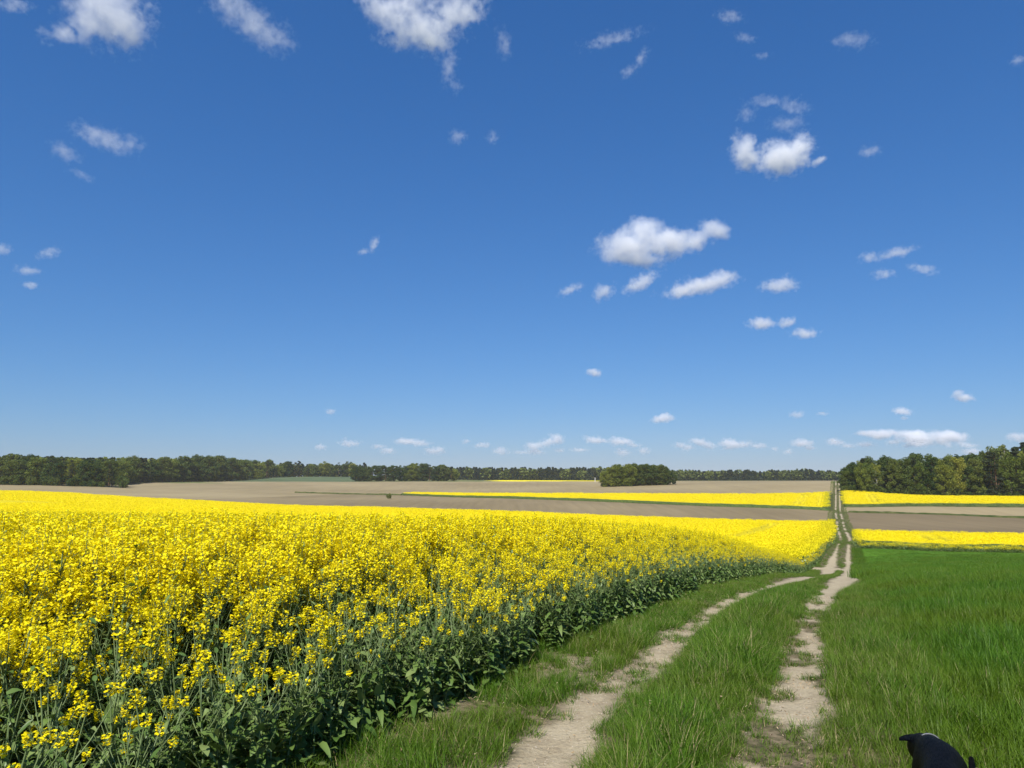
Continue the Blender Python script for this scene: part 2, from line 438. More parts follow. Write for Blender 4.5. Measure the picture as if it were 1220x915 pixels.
def grid_faces(ns, ntt):
    i, j = np.meshgrid(np.arange(ns - 1), np.arange(ntt - 1), indexing='ij')
    a = i * ntt + j
    return np.stack([a, a + 1, a + ntt + 1, a + ntt], -1).reshape(-1, 4)
GF = grid_faces(len(SL), len(TL))
cs = ((SL[:-1] + SL[1:]) / 2)[:, None] + 0 * ((TL[:-1] + TL[1:]) / 2)[None, :]
ct = ((TL[:-1] + TL[1:]) / 2)[None, :] + 0 * cs
cx, cyy = to_xy(cs, ct)
cu = np.where(cyy > 1, CU + FPX * cx / np.maximum(cyy, 1), np.where(cx < 0, -9e3, 9e3))
def rape2_front(t): return 245 + 70 * np.clip((-t - 40) / 174, 0, 1) ** 1.15
reg = np.full(cs.shape, 'meadow', dtype=object)
def setr(name, m): reg[m] = name
Lf, Rt = ct < T_L, ct > T_R
setr('ploughed_field_pale', Lf & (cs > 185) & (cs < 700))
setr('ploughed_field', Lf & (cs > 185) & (cs < rape2_front(ct)) & (ct > -262))
setr('meadow', Lf & (cyy > 660) )
setr('ditch_line', Lf & (ct <= -216) & (ct > -262) & (cs > 313) & (cs < 316))
setr('young_crop_field', Lf & (cu > 255) & (cu < 432) & (cyy > 665) & (cyy < 850))
setr('distant_yellow_field', Lf & (cu > 584) & (cu < 714) & (cyy > 668) & (cyy < 770))
setr('meadow', Lf & (cu < 255) & (cyy > 560))
setr('rape_ground', Lf & (cs <= 185) & (ct > -440))
setr('rape_ground_valley', Lf & (cs > rape2_front(ct)) & (cs < 328) & (ct > -216))
setr('wheat_ground', Rt & (cs <= 97) & (ct < 300))
setr('rape_ground_slope', Rt & (cs > 97) & (cs <= 138) & (ct < 300))
setr('ploughed_field_right', Rt & (cs > 138) & (cs <= 240))
setr('weed_strip', Rt & (cs > 240) & (cs <= 243.1))
setr('ploughed_field_bright', Rt & (cs > 243.1) & (cs <= 265))
setr('rape_ground_wood', Rt & (cs > 265) & (cs <= 328) & (ct < 300))
setr('woodland_floor', Rt & (cs > 328) & (cs < 500))
setr('woodland_floor', Lf & (cu < 150) & (cyy > 425) & (cyy < 560))
corr = (~Lf) & (~Rt) & (cs > -10) & (cs < 1200)
cb = bare(cx, cyy)
setr('verge_ground', corr)
setr('dirt_track', corr & (cb > .5))
MATOF = {'meadow': 'base', 'ploughed_field': 'mid_soil', 'ditch_line': 'weeds', 'ploughed_field_pale': 'pale_soil', 'young_crop_field': 'young_green', 'distant_yellow_field': 'yellow_far',
         'ploughed_field_right': 'dark_soil', 'ploughed_field_bright': 'pale_soil', 'weed_strip': 'weeds', 'woodland_floor': 'wood_floor', 'verge_ground': 'track', 'dirt_track': 'track'}
NAMEOF = {'ploughed_field_pale': 'ploughed_field', 'ploughed_field_right': 'ploughed_field', 'ploughed_field_bright': 'ploughed_field',
          'rape_ground': 'field_soil', 'rape_ground_valley': 'field_soil', 'rape_ground_slope': 'field_soil', 'rape_ground_wood': 'field_soil', 'wheat_ground': 'field_soil'}
V0 = np.stack([GX, GY, GZ], -1).reshape(-1, 3)
B0 = bare(GX, GY).ravel()
rf = reg.ravel()
for k in sorted(set(rf)):
    F = GF[rf == k]
    ids, inv = np.unique(F, return_inverse=True)
    me = mesh_np(k, V0[ids], inv.reshape(-1, 4), M[MATOF.get(k, 'humus')], smooth=True, attrs={'bare': ('POINT', B0[ids])} if MATOF.get(k) == 'track' else None)
    link(NAMEOF.get(k, k), me, kind='structure')

# ------------------------------------------------------------------ instancing of the uncountable (one object each, kind = stuff)
def scatter(o_name, protos, P, rot, scl, idx, parent=None, **props):
    me = bpy.data.meshes.new(o_name)
    me.vertices.add(len(P)); me.vertices.foreach_set('co', np.asarray(P, np.float32).ravel())
    me.attributes.new('rot', 'FLOAT_VECTOR', 'POINT').data.foreach_set('vector', np.asarray(rot, np.float32).ravel())
    me.attributes.new('scl', 'FLOAT_VECTOR', 'POINT').data.foreach_set('vector', np.asarray(scl, np.float32).ravel())
    me.attributes.new('idx', 'INT', 'POINT').data.foreach_set('value', np.asarray(idx, np.int32))
    o = link(o_name, me, parent, **props)
    t = bpy.data.node_groups.new(o_name, 'GeometryNodeTree')
    for d in ('INPUT', 'OUTPUT'): t.interface.new_socket('Geometry', in_out=d, socket_type='NodeSocketGeometry')
    N, L = t.nodes.new, t.links.new
    gi, go = N('NodeGroupInput'), N('NodeGroupOutput')
    g2 = N('GeometryNodeGeometryToInstance')
    for pm in reversed(protos):
        po = bpy.data.objects.new(pm.name, pm)
        oi = N('GeometryNodeObjectInfo'); oi.inputs['Object'].default_value = po
        L(oi.outputs['Geometry'], g2.inputs[0])
    ip = N('GeometryNodeInstanceOnPoints'); ip.inputs['Pick Instance'].default_value = True
    def na(nm, ty):
        n = N('GeometryNodeInputNamedAttribute'); n.data_type = ty; n.inputs['Name'].default_value = nm
        return n.outputs['Attribute']
    e2r = N('FunctionNodeEulerToRotation')
    L(gi.outputs[0], ip.inputs['Points']); L(g2.outputs[0], ip.inputs['Instance'])
    L(na('idx', 'INT'), ip.inputs['Instance Index']); L(na('rot', 'FLOAT_VECTOR'), e2r.inputs[0]); L(e2r.outputs[0], ip.inputs['Rotation'])
    L(na('scl', 'FLOAT_VECTOR'), ip.inputs['Scale']); L(ip.outputs[0], go.inputs[0])
    md = o.modifiers.new('scatter', 'NODES'); md.node_group = t
    return o

def in_view(X, Y, Z, mu=170, top=0):
    u, v = project(X, Y, Z)
    near = (np.hypot(X, Y) < 13) & (Y > -5)                  # what a step to the side would show
    return ((u > -mu) & (u < 1220 + mu) & (v < 915 + 260) & np.isfinite(u)) | near

def jitter_grid(s0, s1, t0, t1, step):
    s, t = np.meshgrid(np.arange(s0, s1, step), np.arange(t0, t1, step), indexing='ij')
    s = s.ravel() + R.uniform(-.5, .5, s.size) * step; t = t.ravel() + R.uniform(-.5, .5, t.size) * step
    return s, t

# ------------------------------------------------------------------ rape plants
def quads_at(P, size, tilt=0.9, aspect=1.0, rng=R):
    """Randomly turned quads centred on P, mostly facing up."""
    n = len(P); th = rng.uniform(0, 2 * np.pi, n); size = np.broadcast_to(size, n)
    nz = np.stack([rng.normal(0, tilt, n), rng.normal(0, tilt, n), np.ones(n)], 1); nz /= np.linalg.norm(nz, axis=1)[:, None]
    h = np.stack([np.cos(th), np.sin(th), np.zeros(n)], 1)
    a = np.cross(nz, h); a /= np.linalg.norm(a, axis=1)[:, None]; b = np.cross(nz, a)
    a = a * size[:, None] / 2; b = b * size[:, None] / 2 * aspect
    V = np.stack([P - a * .55 - b, P + a - b * .35, P + a * .45 + b, P - a + b * .45], 1).reshape(-1, 3)
    return V, np.arange(4 * n).reshape(-1, 4)

def leaf_strip(mb, base, az, length, width, rise, droop, m=0, nseg=4, cup=.25, wav=.0):
    """A leaf of 2 x nseg quads, rising from its base and bending over."""
    d = np.array([math.cos(az), math.sin(az), 0]); side = np.array([-d[1], d[0], 0])
    V = []
    for i in range(nseg + 1):
        q = i / nseg
        c = np.array(base) + d * length * (q - .12 * q * q) * math.cos(rise) + np.array([0, 0, 1]) * length * (math.sin(rise) * q - droop * q * q)
        wv = width * (math.sin(math.pi * min(1, .12 + .88 * q) ** .8) ** .75 if q < 1 else .05) / 2
        wob = wav * random.uniform(-1, 1)
        V += [c - side * wv + np.array([0, 0, cup * wv + wob * wv]), c, c + side * wv + np.array([0, 0, cup * wv - wob * wv])]
    F = []
    for i in range(nseg):
        a = 3 * i
        F += [(a, a + 1, a + 4, a + 3), (a + 1, a + 2, a + 5, a + 4)]
    mb.add(V, F, m)

def rape_variant(k, edge=False):
    rng = np.random.default_rng(100 + k); random.seed(k)
    stem, leaf, flows = MB(), MB(), []
    H = 1.25
    lean = rng.normal(0, .05, 2)
    main = np.array([[lean[0] * q * q * H, lean[1] * q * q * H, H * q] for q in np.linspace(0, .93, 7)])
    stem.tube(main, np.linspace(.0085, .0035, 7), 5, 0)
    heads = [(main[-1], .068 if not edge else .034)]
    nb = int(rng.integers(8, 12)) if not edge else int(rng.integers(0, 2)); az0 = rng.uniform(0, 6.3)
    for b in range(nb):
        q = .52 + .38 * b / nb + rng.uniform(-.03, .03)
        base = np.array([lean[0] * q * q * H, lean[1] * q * q * H, H * q])
        az = az0 + b * 2.4; L = (.34 - .55 * (q - .55)) * rng.uniform(.8, 1.2)
        d = np.array([math.cos(az), math.sin(az), 0])
        pts = np.array([base + d * L * .50 * (s ** .8) + np.array([0, 0, L * s]) for s in np.linspace(0, 1, 4)])
        stem.tube(pts, np.linspace(.0042, .0022, 4), 4, 0)
        heads.append((pts[-1], rng.uniform(.030, .052) if not edge else rng.uniform(.022, .036)))
        leaf_strip(leaf, base, az + .1, rng.uniform(.10, .17), rng.uniform(.022, .04), .6, .45, 0, 3)
    for b in range(2 if not edge else 1):              # small late heads lower down
        q = rng.uniform(.40, .62); a = rng.uniform(0, 6.3); L = rng.uniform(.10, .22)
        base = np.array([lean[0] * q * q * H, lean[1] * q * q * H, H * q]); d = np.array([math.cos(a), math.sin(a), 0])
        pts = np.array([base + d * L * .6 * w_ + np.array([0, 0, L * w_]) for w_ in np.linspace(0, 1, 3)])
        stem.tube(pts, np.linspace(.003, .0018, 3), 4, 0); heads.append((pts[-1], rng.uniform(.018, .030)))
    # flowers: each head an open raceme of four-petalled flowers under green buds
    for hp, hr in heads:
        nfl = int(118 * (hr / .07) ** 1.2)
        hgt = hr * 2.3
        z = rng.uniform(-1, .55, nfl); rad = hr * np.sqrt(np.clip(1 - (z * .72) ** 2, .1, 1)) * rng.uniform(.55, 1.0, nfl)
        th = rng.uniform(0, 6.3, nfl)
        P = hp + np.stack([rad * np.cos(th), rad * np.sin(th), z * hgt * .75 + .01], 1)
        V, F = quads_at(P, rng.uniform(.012, .023, nfl), .7, rng=rng); fl = MB(); fl.add(V, F, 0)
        V, F = quads_at(hp + rng.normal(0, .009, (9, 3)) + [0, 0, hgt * .5], .008, 1.5, rng=rng); fl.add(V, F, 1); flows.append(fl)
        stem.tube(np.array([hp, hp + [0, 0, hgt * .45]]), .002, 3, 0)
        for _ in range(5):                             # slim green pods below the flowers
            a = rng.uniform(0, 6.3); b0 = hp - [0, 0, rng.uniform(.03, .12)]
            stem.tube(np.array([b0, b0 + [math.cos(a) * .035, math.sin(a) * .035, .03]]), .0012, 3, 0)
    # leaves: broad and lobed low down, narrow higher up
    for b in range(6 if not edge else 9):              # flowerless side shoots
        q = rng.uniform(.22, .72); a = rng.uniform(0, 6.3); L = rng.uniform(.18, .40)
        base = np.array([lean[0] * q * q * H, lean[1] * q * q * H, H * q]); d = np.array([math.cos(a), math.sin(a), 0])
        pts = np.array([base + d * L * .45 * (w_ ** .8) + np.array([0, 0, L * w_]) for w_ in np.linspace(0, 1, 4)])
        stem.tube(pts, np.linspace(.004, .0018, 4), 4, 0)
        for w_ in (1, 2, 3):
            leaf_strip(leaf, pts[w_], rng.uniform(0, 6.3), rng.uniform(.05, .12), rng.uniform(.012, .032), rng.uniform(.2, 1.2), rng.uniform(.1, .6), 0, 3, .3, .4)
    nl = 24
    for i in range(nl):
        q = .05 + .62 * (i / nl) ** 1.0
        big = 1 - q / .75
        base = np.array([lean[0] * q * q * H, lean[1] * q * q * H, H * q])
        leaf_strip(leaf, base, i * 2.4 + rng.uniform(-.4, .4), (.09 + .17 * big) * rng.uniform(.6, 1.3), (.025 + .075 * big) * rng.uniform(.7, 1.25),
                   rng.uniform(-.1, 1.2), rng.uniform(.1, 1.0), 0, 4, rng.uniform(-.4, .6), .7)
    for i in range(8 if edge else 3):                  # withered and low leaves at the foot
        leaf_strip(leaf, (rng.normal(0, .06), rng.normal(0, .06), rng.uniform(.05, .32)), rng.uniform(0, 6.3), rng.uniform(.09, .18), rng.uniform(.035, .08), rng.uniform(.1, 1.0), rng.uniform(.3, .7), 0, 4, .2, .3)
    return [stem.mesh('stem', M['rape_stem']), leaf.mesh('leaves', M['rape_leaf'])] + [f.mesh('flower_head', [M['petal'], M['bud']]) for f in flows]

def merge(name, meshes):
    V, F, mi, mats, n = [], [], [], [], 0
    for me in meshes:
        v = np.empty(len(me.vertices) * 3, np.float32); me.vertices.foreach_get('co', v)
        f = np.empty(len(me.loops), np.int32); me.loops.foreach_get('vertex_index', f)
        q = np.empty(len(me.polygons), np.int32); me.polygons.foreach_get('material_index', q)
        V.append(v.reshape(-1, 3)); F.append(f.reshape(-1, 4) + n); mi.append(q + len(mats)); n += len(me.vertices); mats += list(me.materials)
    return mesh_np(name, np.concatenate(V), np.concatenate(F), mats, np.concatenate(mi))

VAR = [rape_variant(k) for k in range(8)]
EDGE = [rape_variant(k + 20, True) for k in range(4)]
ALLV = VAR + EDGE
PLANT = [merge('rape_plant', v) for v in ALLV]

def tram(s, t, offs, half=.32):                        # wheel lanes left by the sprayer
    m = np.zeros(len(s), bool)
    for o in offs: m |= np.abs(t - o) < half
    return m

# near part of the large field: whole plants
s, t = jitter_grid(-3, 14, -40, T_L + .1, .164)
s2, t2 = jitter_grid(14, 48, -75, T_L + .1, .225)
s3, t3 = jitter_grid(48, 110, T_L - 3.5, T_L + .1, .28)
s, t = np.r_[s, s2, s3], np.r_[t, t2, t3]
X, Y = to_xy(s, t)
edge_n = (vnoise(X * .9, Y * .9, 41, 3) - .5) * .7 + .12
dist_e = (T_L - t) + edge_n                            # metres inside the field's edge
Z = terrain(X, Y)
keep = (dist_e > 0) & (Y > -3) & (np.hypot(X, Y) > 1.5) & in_view(X, Y, Z + 1, 200)
keep &= ~tram(s, t, (-13.6, -15.4))
X, Y, Z, s, t, dist_e = [a[keep] for a in (X, Y, Z, s, t, dist_e)]
hs = np.clip(.64 + .36 * sstep(0, 1.7, dist_e), .5, 1.0) * R.uniform(.88, 1.12, len(X)) * (1 + .10 * (vnoise(X * .5, Y * .5, 51, 2) - .5))
hs = hs * .965
ws = np.clip(hs, .75, 1.2) * R.uniform(.9, 1.1, len(X))
idx = R.integers(0, 8, len(X))
shortp = R.random(len(X)) < .90 * (1 - sstep(.45, 1.45, dist_e))
idx[shortp] = R.integers(8, 12, shortp.sum())
rot = np.stack([R.normal(0, .07, len(X)), R.normal(0, .07, len(X)), R.uniform(0, 6.283, len(X))], 1)
u, v = project(X, Y, Z + hs * 1.15)
ub, vb = project(X, Y, Z + .5)
d = np.hypot(X, Y)
vis = (u > -30) & (u < 1220) & (v < 905)
order = np.argsort(np.where(vis, d + np.clip(dist_e, 0, 3) * .4, 1e6))
front = order[:150]
G_RAPE = 'rapeseed plants standing in the front rows'
for i in front:
    o = thing('rapeseed_plant', 'yellow flowering rapeseed plant with grey green leaves in the front rows of the field', 'plant',
              (X[i], Y[i], Z[i] - .01), 0, G_RAPE, (ws[i], ws[i], hs[i]))
    o.rotation_euler = rot[i]
    for me in ALLV[idx[i]]: link(me.name.split('.')[0], me, o)
rest = np.ones(len(X), bool); rest[front] = False
# the field's canopy beyond, an uneven sheet with cut sides
def canopy(name, s0, s1, t0, t1, h, ds, dt, m, sides=True, tr=(), edge=None, bumps=.16, wob=.0, front_fn=None, kind='stuff', side_m=None):
    sa = np.arange(s0, s1 + ds * .5, ds); ta = np.arange(t0, t1 + dt * .5, dt)
    sa = np.unique(np.r_[sa, s0 + .35, s1 - .35]); ta = np.unique(np.r_[ta, t0 + .35, t1 - .35]); sa = sa[sa <= s1 + 1e-6]; ta = ta[ta <= t1 + 1e-6]
    ta = np.unique(np.concatenate([ta] + [np.array([o - .7, o - .45, o, o + .45, o + .7]) for o in tr])) if len(tr) else ta
    A, Bt = np.meshgrid(sa, ta, indexing='ij')
    if front_fn is not None: A = front_fn(Bt) + (A - s0) / (s1 - s0) * (s1 - front_fn(Bt))
    X, Y = to_xy(A, Bt)
    hh = h * (1 + bumps * 2 * (vnoise(X * .45, Y * .45, 61, 3) - .5) + bumps * 1.2 * (vnoise(X * .03, Y * .03, 62, 2) - .5))
    for o in tr: hh = hh * np.where((np.abs(Bt - o) < .5) & (A < s1 - 9) & (A > s0 + 5), .3, 1)
    if sides:
        hh[0] = hh[-1] = 0.02; hh[:, 0] = hh[:, -1] = 0.02
    Z = terrain(X, Y) + hh
    mi = np.zeros((len(sa) - 1, len(ta) - 1), int)
    if side_m is not None: mi[0] = mi[-1] = 1; mi[:, 0] = mi[:, -1] = 1
    me = mesh_np(name, np.stack([X, Y, Z], -1).reshape(-1, 3), grid_faces(len(sa), len(ta)), [m] + ([side_m] if side_m else []), mi.ravel(), smooth=False)
    return link(name, me, kind=kind)

def tile(name, n, size, rad, zr, m, tilt, seed, green=0):
    rng = np.random.default_rng(seed)
    r = rad * np.sqrt(rng.random(n)); th = rng.uniform(0, 6.3, n)
    P = np.stack([r * np.cos(th), r * np.sin(th), zr[0] + (zr[1] - zr[0]) * rng.random(n) ** .6], 1)
    mb = MB(); V, F = quads_at(P, rng.uniform(.6, 1.35, n) * size, tilt, rng=rng); mb.add(V, F, 0)
    if green:
        P = np.stack([rad * rng.uniform(-1, 1, green), rad * rng.uniform(-1, 1, green), rng.uniform(.1, zr[0] + .1, green)], 1)
        V, F = quads_at(P, rng.uniform(.06, .16, green), 1.2, rng=rng); mb.add(V, F, 1)
    return mb.mesh(name, [m, M['rape_leaf']])
TILE = [tile('rape_clump', 165, .062, .62, (.86, 1.42), M['petal'], .8, k, 60) for k in range(5)]
TILE2 = [tile('rape_clump_wide', 150, .095, .95, (.90, 1.40), M['petal'], .8, 30 + k, 40) for k in range(5)]

def clumps(o_name, parent, s0, s1, t0, t1, step, protos, tr=(), extra=None, sc=1.0, lab=None):
    s, t = jitter_grid(s0, s1, t0, t1, step)
    X, Y = to_xy(s, t); Z = terrain(X, Y)
    k = in_view(X, Y, Z + 1, 120) & ~(tram(s, t, tr, .95) & (s < s1 - 9) & (s > s0 + 4))
    if extra is not None: k &= extra(s, t)
    X, Y, Z = X[k], Y[k], Z[k]; n = len(X)
    hz = R.uniform(.88, 1.12, n) * (1 + .22 * (vnoise(X * .12, Y * .12, 77, 2) - .5))
    return scatter(o_name, protos, np.stack([X, Y, Z], 1), np.stack([0 * X, 0 * X, R.uniform(0, 6.28, n)], 1),
                   np.stack([np.full(n, sc), np.full(n, sc), hz], 1), R.integers(0, len(protos), n), parent)

TRA = (-13.6, -15.4)
def headland(s, t): return ~((abs(s - 166) < .7) & (t > -11) & (t < -4)) & ~((abs(s - 158) < 1.0) & (t > -40) & (t < -18))
f1 = canopy('rapeseed_field', 40, 184, -430, T_L - 1.2, 1.0, 1.2, 1.6, M['yellow_sheet'], side_m=M['rape_side'], tr=TRA)
f1['label'] = 'vast yellow rapeseed field in full bloom'
scatter('plants', PLANT, np.stack([X, Y, Z - .01], 1)[rest], rot[rest], np.stack([ws, ws, hs], 1)[rest], idx[rest], f1)
clumps('blossom', f1, 46, 95, -130, T_L - .25, .82, TILE, TRA)
clumps('blossom', f1, 95, 184, -330, T_L - .35, 1.2, TILE2, TRA, headland)
f2 = canopy('rapeseed_field', 246, 327, -215, T_L - .6, 1.05, 2.0, 2.5, M['yellow_sheet'], side_m=M['rape_side'], tr=(-12, -14, -6.5), front_fn=rape2_front)
clumps('blossom', f2, 246, 327, -214, T_L - .8, 1.4, TILE2, (-12, -14, -6.5), lambda s, t: s > rape2_front(t) + 1)
f3 = canopy('rapeseed_field', 97.5, 137.5, T_R + .3, 120, 1.05, 1.0, 1.2, M['yellow_sheet'], side_m=M['rape_side'], tr=(11, 13))
clumps('blossom', f3, 98, 137.5, T_R + .5, 70, .95, TILE, (11, 13))
s_, t_ = jitter_grid(97.0, 98.6, T_R + .6, 60, .5)                # the flowering front row against the wheat
X_, Y_ = to_xy(s_, t_); n_ = len(X_)
scatter('blossom', TILE, np.stack([X_, Y_, terrain(X_, Y_)], 1), np.stack([0 * X_, 0 * X_, R.uniform(0, 6.28, n_)], 1), np.stack([np.full(n_, .7), np.full(n_, .7), R.uniform(.5, .8, n_)], 1), R.integers(0, 5, n_), f3)
f4 = canopy('rapeseed_field', 265.5, 327, T_R + .3, 200, 1.05, 2.0, 2.2, M['yellow_sheet'], side_m=M['rape_side'], tr=(11, 13))
clumps('blossom', f4, 266, 327, T_R + .5, 130, 1.4, TILE2, (11, 13))

# ------------------------------------------------------------------ grass and wheat
M['weed_canopy'] = soil_mat('weed_growth', [(.035, .055, .012), (.09, .095, .03)], .5, bump=1.0, bump_scale=3)
canopy('weeds', 240.2, 242.6, T_R + 1, 200, .45, .6, 1.0, M['weed_canopy'], bumps=.5)
canopy('weeds', 313, 315.4, -285, -214, .55, .6, 1.2, M['weed_canopy'], bumps=.5)
canopy('weeds', 263.8, 265.2, T_R + 1, 200, .4, .6, 1.0, M['weed_canopy'], bumps=.5)
def blade_tuft(name, n, rad, h0, h1, wd, m, seed, lean=.35, bend=.5, nseg=3, dead=.07):
    rng = np.random.default_rng(seed); mb = MB()
    for _ in range(n):
        r = rad * math.sqrt(rng.random()); a = rng.uniform(0, 6.3); az = rng.uniform(0, 6.3)
        h = rng.uniform(h0, h1); l = rng.normal(lean, .15); bd = bend * rng.uniform(.2, 1.4); fw = wd * rng.uniform(.7, 1.3)
        d = np.array([math.cos(az), math.sin(az), 0]); sd = np.array([-d[1], d[0], 0])
        b0 = np.array([r * math.cos(a), r * math.sin(a), -.01]); V = []
        for i in range(nseg + 1):
            q = i / nseg
            c = b0 + d * h * (l * q + bd * q * q * .8) + np.array([0, 0, h * (q - .32 * bd * q * q)])
            ww = fw * (1 - q) ** .6 / 2 if i < nseg else fw * .06
            V += [c - sd * ww, c + sd * ww]
        mb.add(V, [(2 * i, 2 * i + 1, 2 * i + 3, 2 * i + 2) for i in range(nseg)], int(rng.random() < dead))
    return mb.mesh(name, [m, M['straw']])
WH = [blade_tuft('wheat_tuft', 68, .13, .16, .29, .0062, M['wheat'], 200 + k, .22, .6, 3, .012) for k in range(6)]
WHF = [blade_tuft('wheat_patch', 150, .42, .18, .29, .011, M['wheat'], 230 + k, .2, .5, 2, .0) for k in range(4)]
VG = [blade_tuft('grass_tuft', 44, .085, .09, .24, .0048, M['verge'], 260 + k, .25, .7) for k in range(6)]
VGS = [blade_tuft('short_tuft', 40, .06, .03, .085, .0042, M['verge'], 280 + k, .4, .8, 2) for k in range(5)]
VGF = [blade_tuft('grass_patch', 90, .40, .10, .26, .014, M['verge'], 300 + k, .3, .6, 2) for k in range(4)]

def spread(o_name, protos, s, t, z_fn, scale, tilt=.08, mu=170, parent=None, wind=(0, 0), **props):
    X, Y = to_xy(s, t); Z = z_fn(X, Y)
    k = in_view(X, Y, Z, mu) & (np.hypot(X, Y) > 1.0)
    X, Y, Z = X[k], Y[k], Z[k]; n = len(X); sc = scale[k] if hasattr(scale, '__len__') else np.full(n, scale)
    sc = sc * R.uniform(.8, 1.2, n)
    return scatter(o_name, protos, np.stack([X, Y, Z], 1), np.stack([R.normal(wind[0], tilt, n), R.normal(wind[1], tilt, n), R.uniform(0, 6.28, n)], 1),
                   np.stack([sc, sc, sc * R.uniform(.9, 1.15, n)], 1), R.integers(0, len(protos), n), parent, kind='stuff', **props)

# wheat, right of the track
s, t = jitter_grid(-4, 26, 1.15, 16, .108)
e = (t - 1.25) + (vnoise(*to_xy(s, t), 71, 3) - .5) * .5
k = (e > 0) & (R.random(len(s)) < np.where(s > 14, .62, .92)); s, t, e = s[k], t[k], e[k]
gap = vnoise(to_xy(s, t)[0] * .8, to_xy(s, t)[1] * .8, 72, 3)
spread('wheat', WH, s, t, terrain, np.clip(.62 + .35 * sstep(0, .9, e) + .5 * (gap - .5), .45, 1.15), .10, label='dense green young wheat')
s, t = jitter_grid(25.5, 97, 1.4, 60, .46)
spread('wheat', WHF, s, t, terrain, 1.0, .06)
wf = canopy('wheat', 24, 97.3, 1.9, 130, .17, .8, 1.0, M['wheat_sheet'], bumps=.25, tr=(11, 13))
# grass of the strip between the ruts, and both verges
def by_bare(s, t, thr):
    X, Y = to_xy(s, t); return bare(X, Y) < thr
s, t = jitter_grid(-3, 20, -2.9, 1.45, .072)
X, Y = to_xy(s, t); b = bare(X, Y)
dl, dr = (X - rut_l(Y)), (X - rut_r(Y))
mid = (dl > wid_l(Y)) & (dr < -wid_r(Y))
right = dr > wid_r(Y)
lush = vnoise(X * .9, Y * .7, 91, 3)
k = (b < .35) & (mid | right) & (R.random(len(s)) < .88)
midc = np.clip(np.minimum(dl - wid_l(Y), -dr - wid_r(Y)) / .35, .25, 1)
sc = np.where(right, .85, (.42 + .66 * midc) * (1 - .35 * sstep(9, 14, Y))) * (.48 + 1.0 * lush) * np.where(right, 1 - .25 * sstep(9, 14, Y), 1)
spread('grass', VG, s[k], t[k], ground_z, sc[k], .15)
# left verge: thinner, with short tufts and bare patches
k2 = (~mid) & (~right) & (dl < -wid_l(Y)) & (b < .45) & (lush + .25 * sstep(7, 13, Y) > .36) & (R.random(len(s)) < .66)
spread('grass', VG, s[k2], t[k2], ground_z, ((.36 + .75 * lush) * (1 - .35 * sstep(8, 13, Y)))[k2], .2)
k3 = (b < .85) & (~right) & (R.random(len(s)) < .36)
spread('grass', VGS, s[k3], t[k3], ground_z, 1.0, .2)
s, t = jitter_grid(19, 60, -2.9, 2.4, .15)
X, Y = to_xy(s, t); k = bare(X, Y) < .22; nearr = np.minimum(np.abs(X - rut_l(Y)), np.abs(X - rut_r(Y)))
spread('grass', VG, s[k], t[k], ground_z, (.28 + .42 * sstep(.3, 1.0, nearr))[k], .12)
s, t = jitter_grid(58, 420, -2.9, 2.3, .62)
k = by_bare(s, t, .25); spread('grass', VGF, s[k], t[k], ground_z, .6, .1)
# stones and dead litter on the bare ground
def stone_mesh(k):
    rng = np.random.default_rng(400 + k)
    V = np.array([(x, y, z) for x in (-1, 1) for y in (-1, 1) for z in (-.7, .7)], float) * .5 * rng.uniform(.6, 1.1, (8, 3))
    return mesh_np('stone', V, [(0, 1, 3, 2), (4, 6, 7, 5), (0, 4, 5, 1), (2, 3, 7, 6), (0, 2, 6, 4), (1, 5, 7, 3)], M['stone'], smooth=True)
s = R.uniform(2, 16, 9000); t = R.uniform(-2.7, 1.2, 9000)
X, Y = to_xy(s, t); k = bare(X, Y) > .45
o = spread('gravel', [stone_mesh(q) for q in range(4)], s[k], t[k], ground_z, R.uniform(.006, .026, k.sum()) if False else .009, .6)
lit = MB(); V, F = quads_at(R.normal(0, .05, (14, 3)) * [1, 1, .15], .022, .5, .3); lit.add(V, F)
lm = lit.mesh('litter', M['dry'])
s = R.uniform(2, 15, 5200); t = R.uniform(-3.6, 1.1, 5200); X, Y = to_xy(s, t)
k = (R.random(len(s)) < np.where(t < -2.3, .8, .3)); spread('litter', [lm], s[k], t[k], ground_z, 1.0, .3)

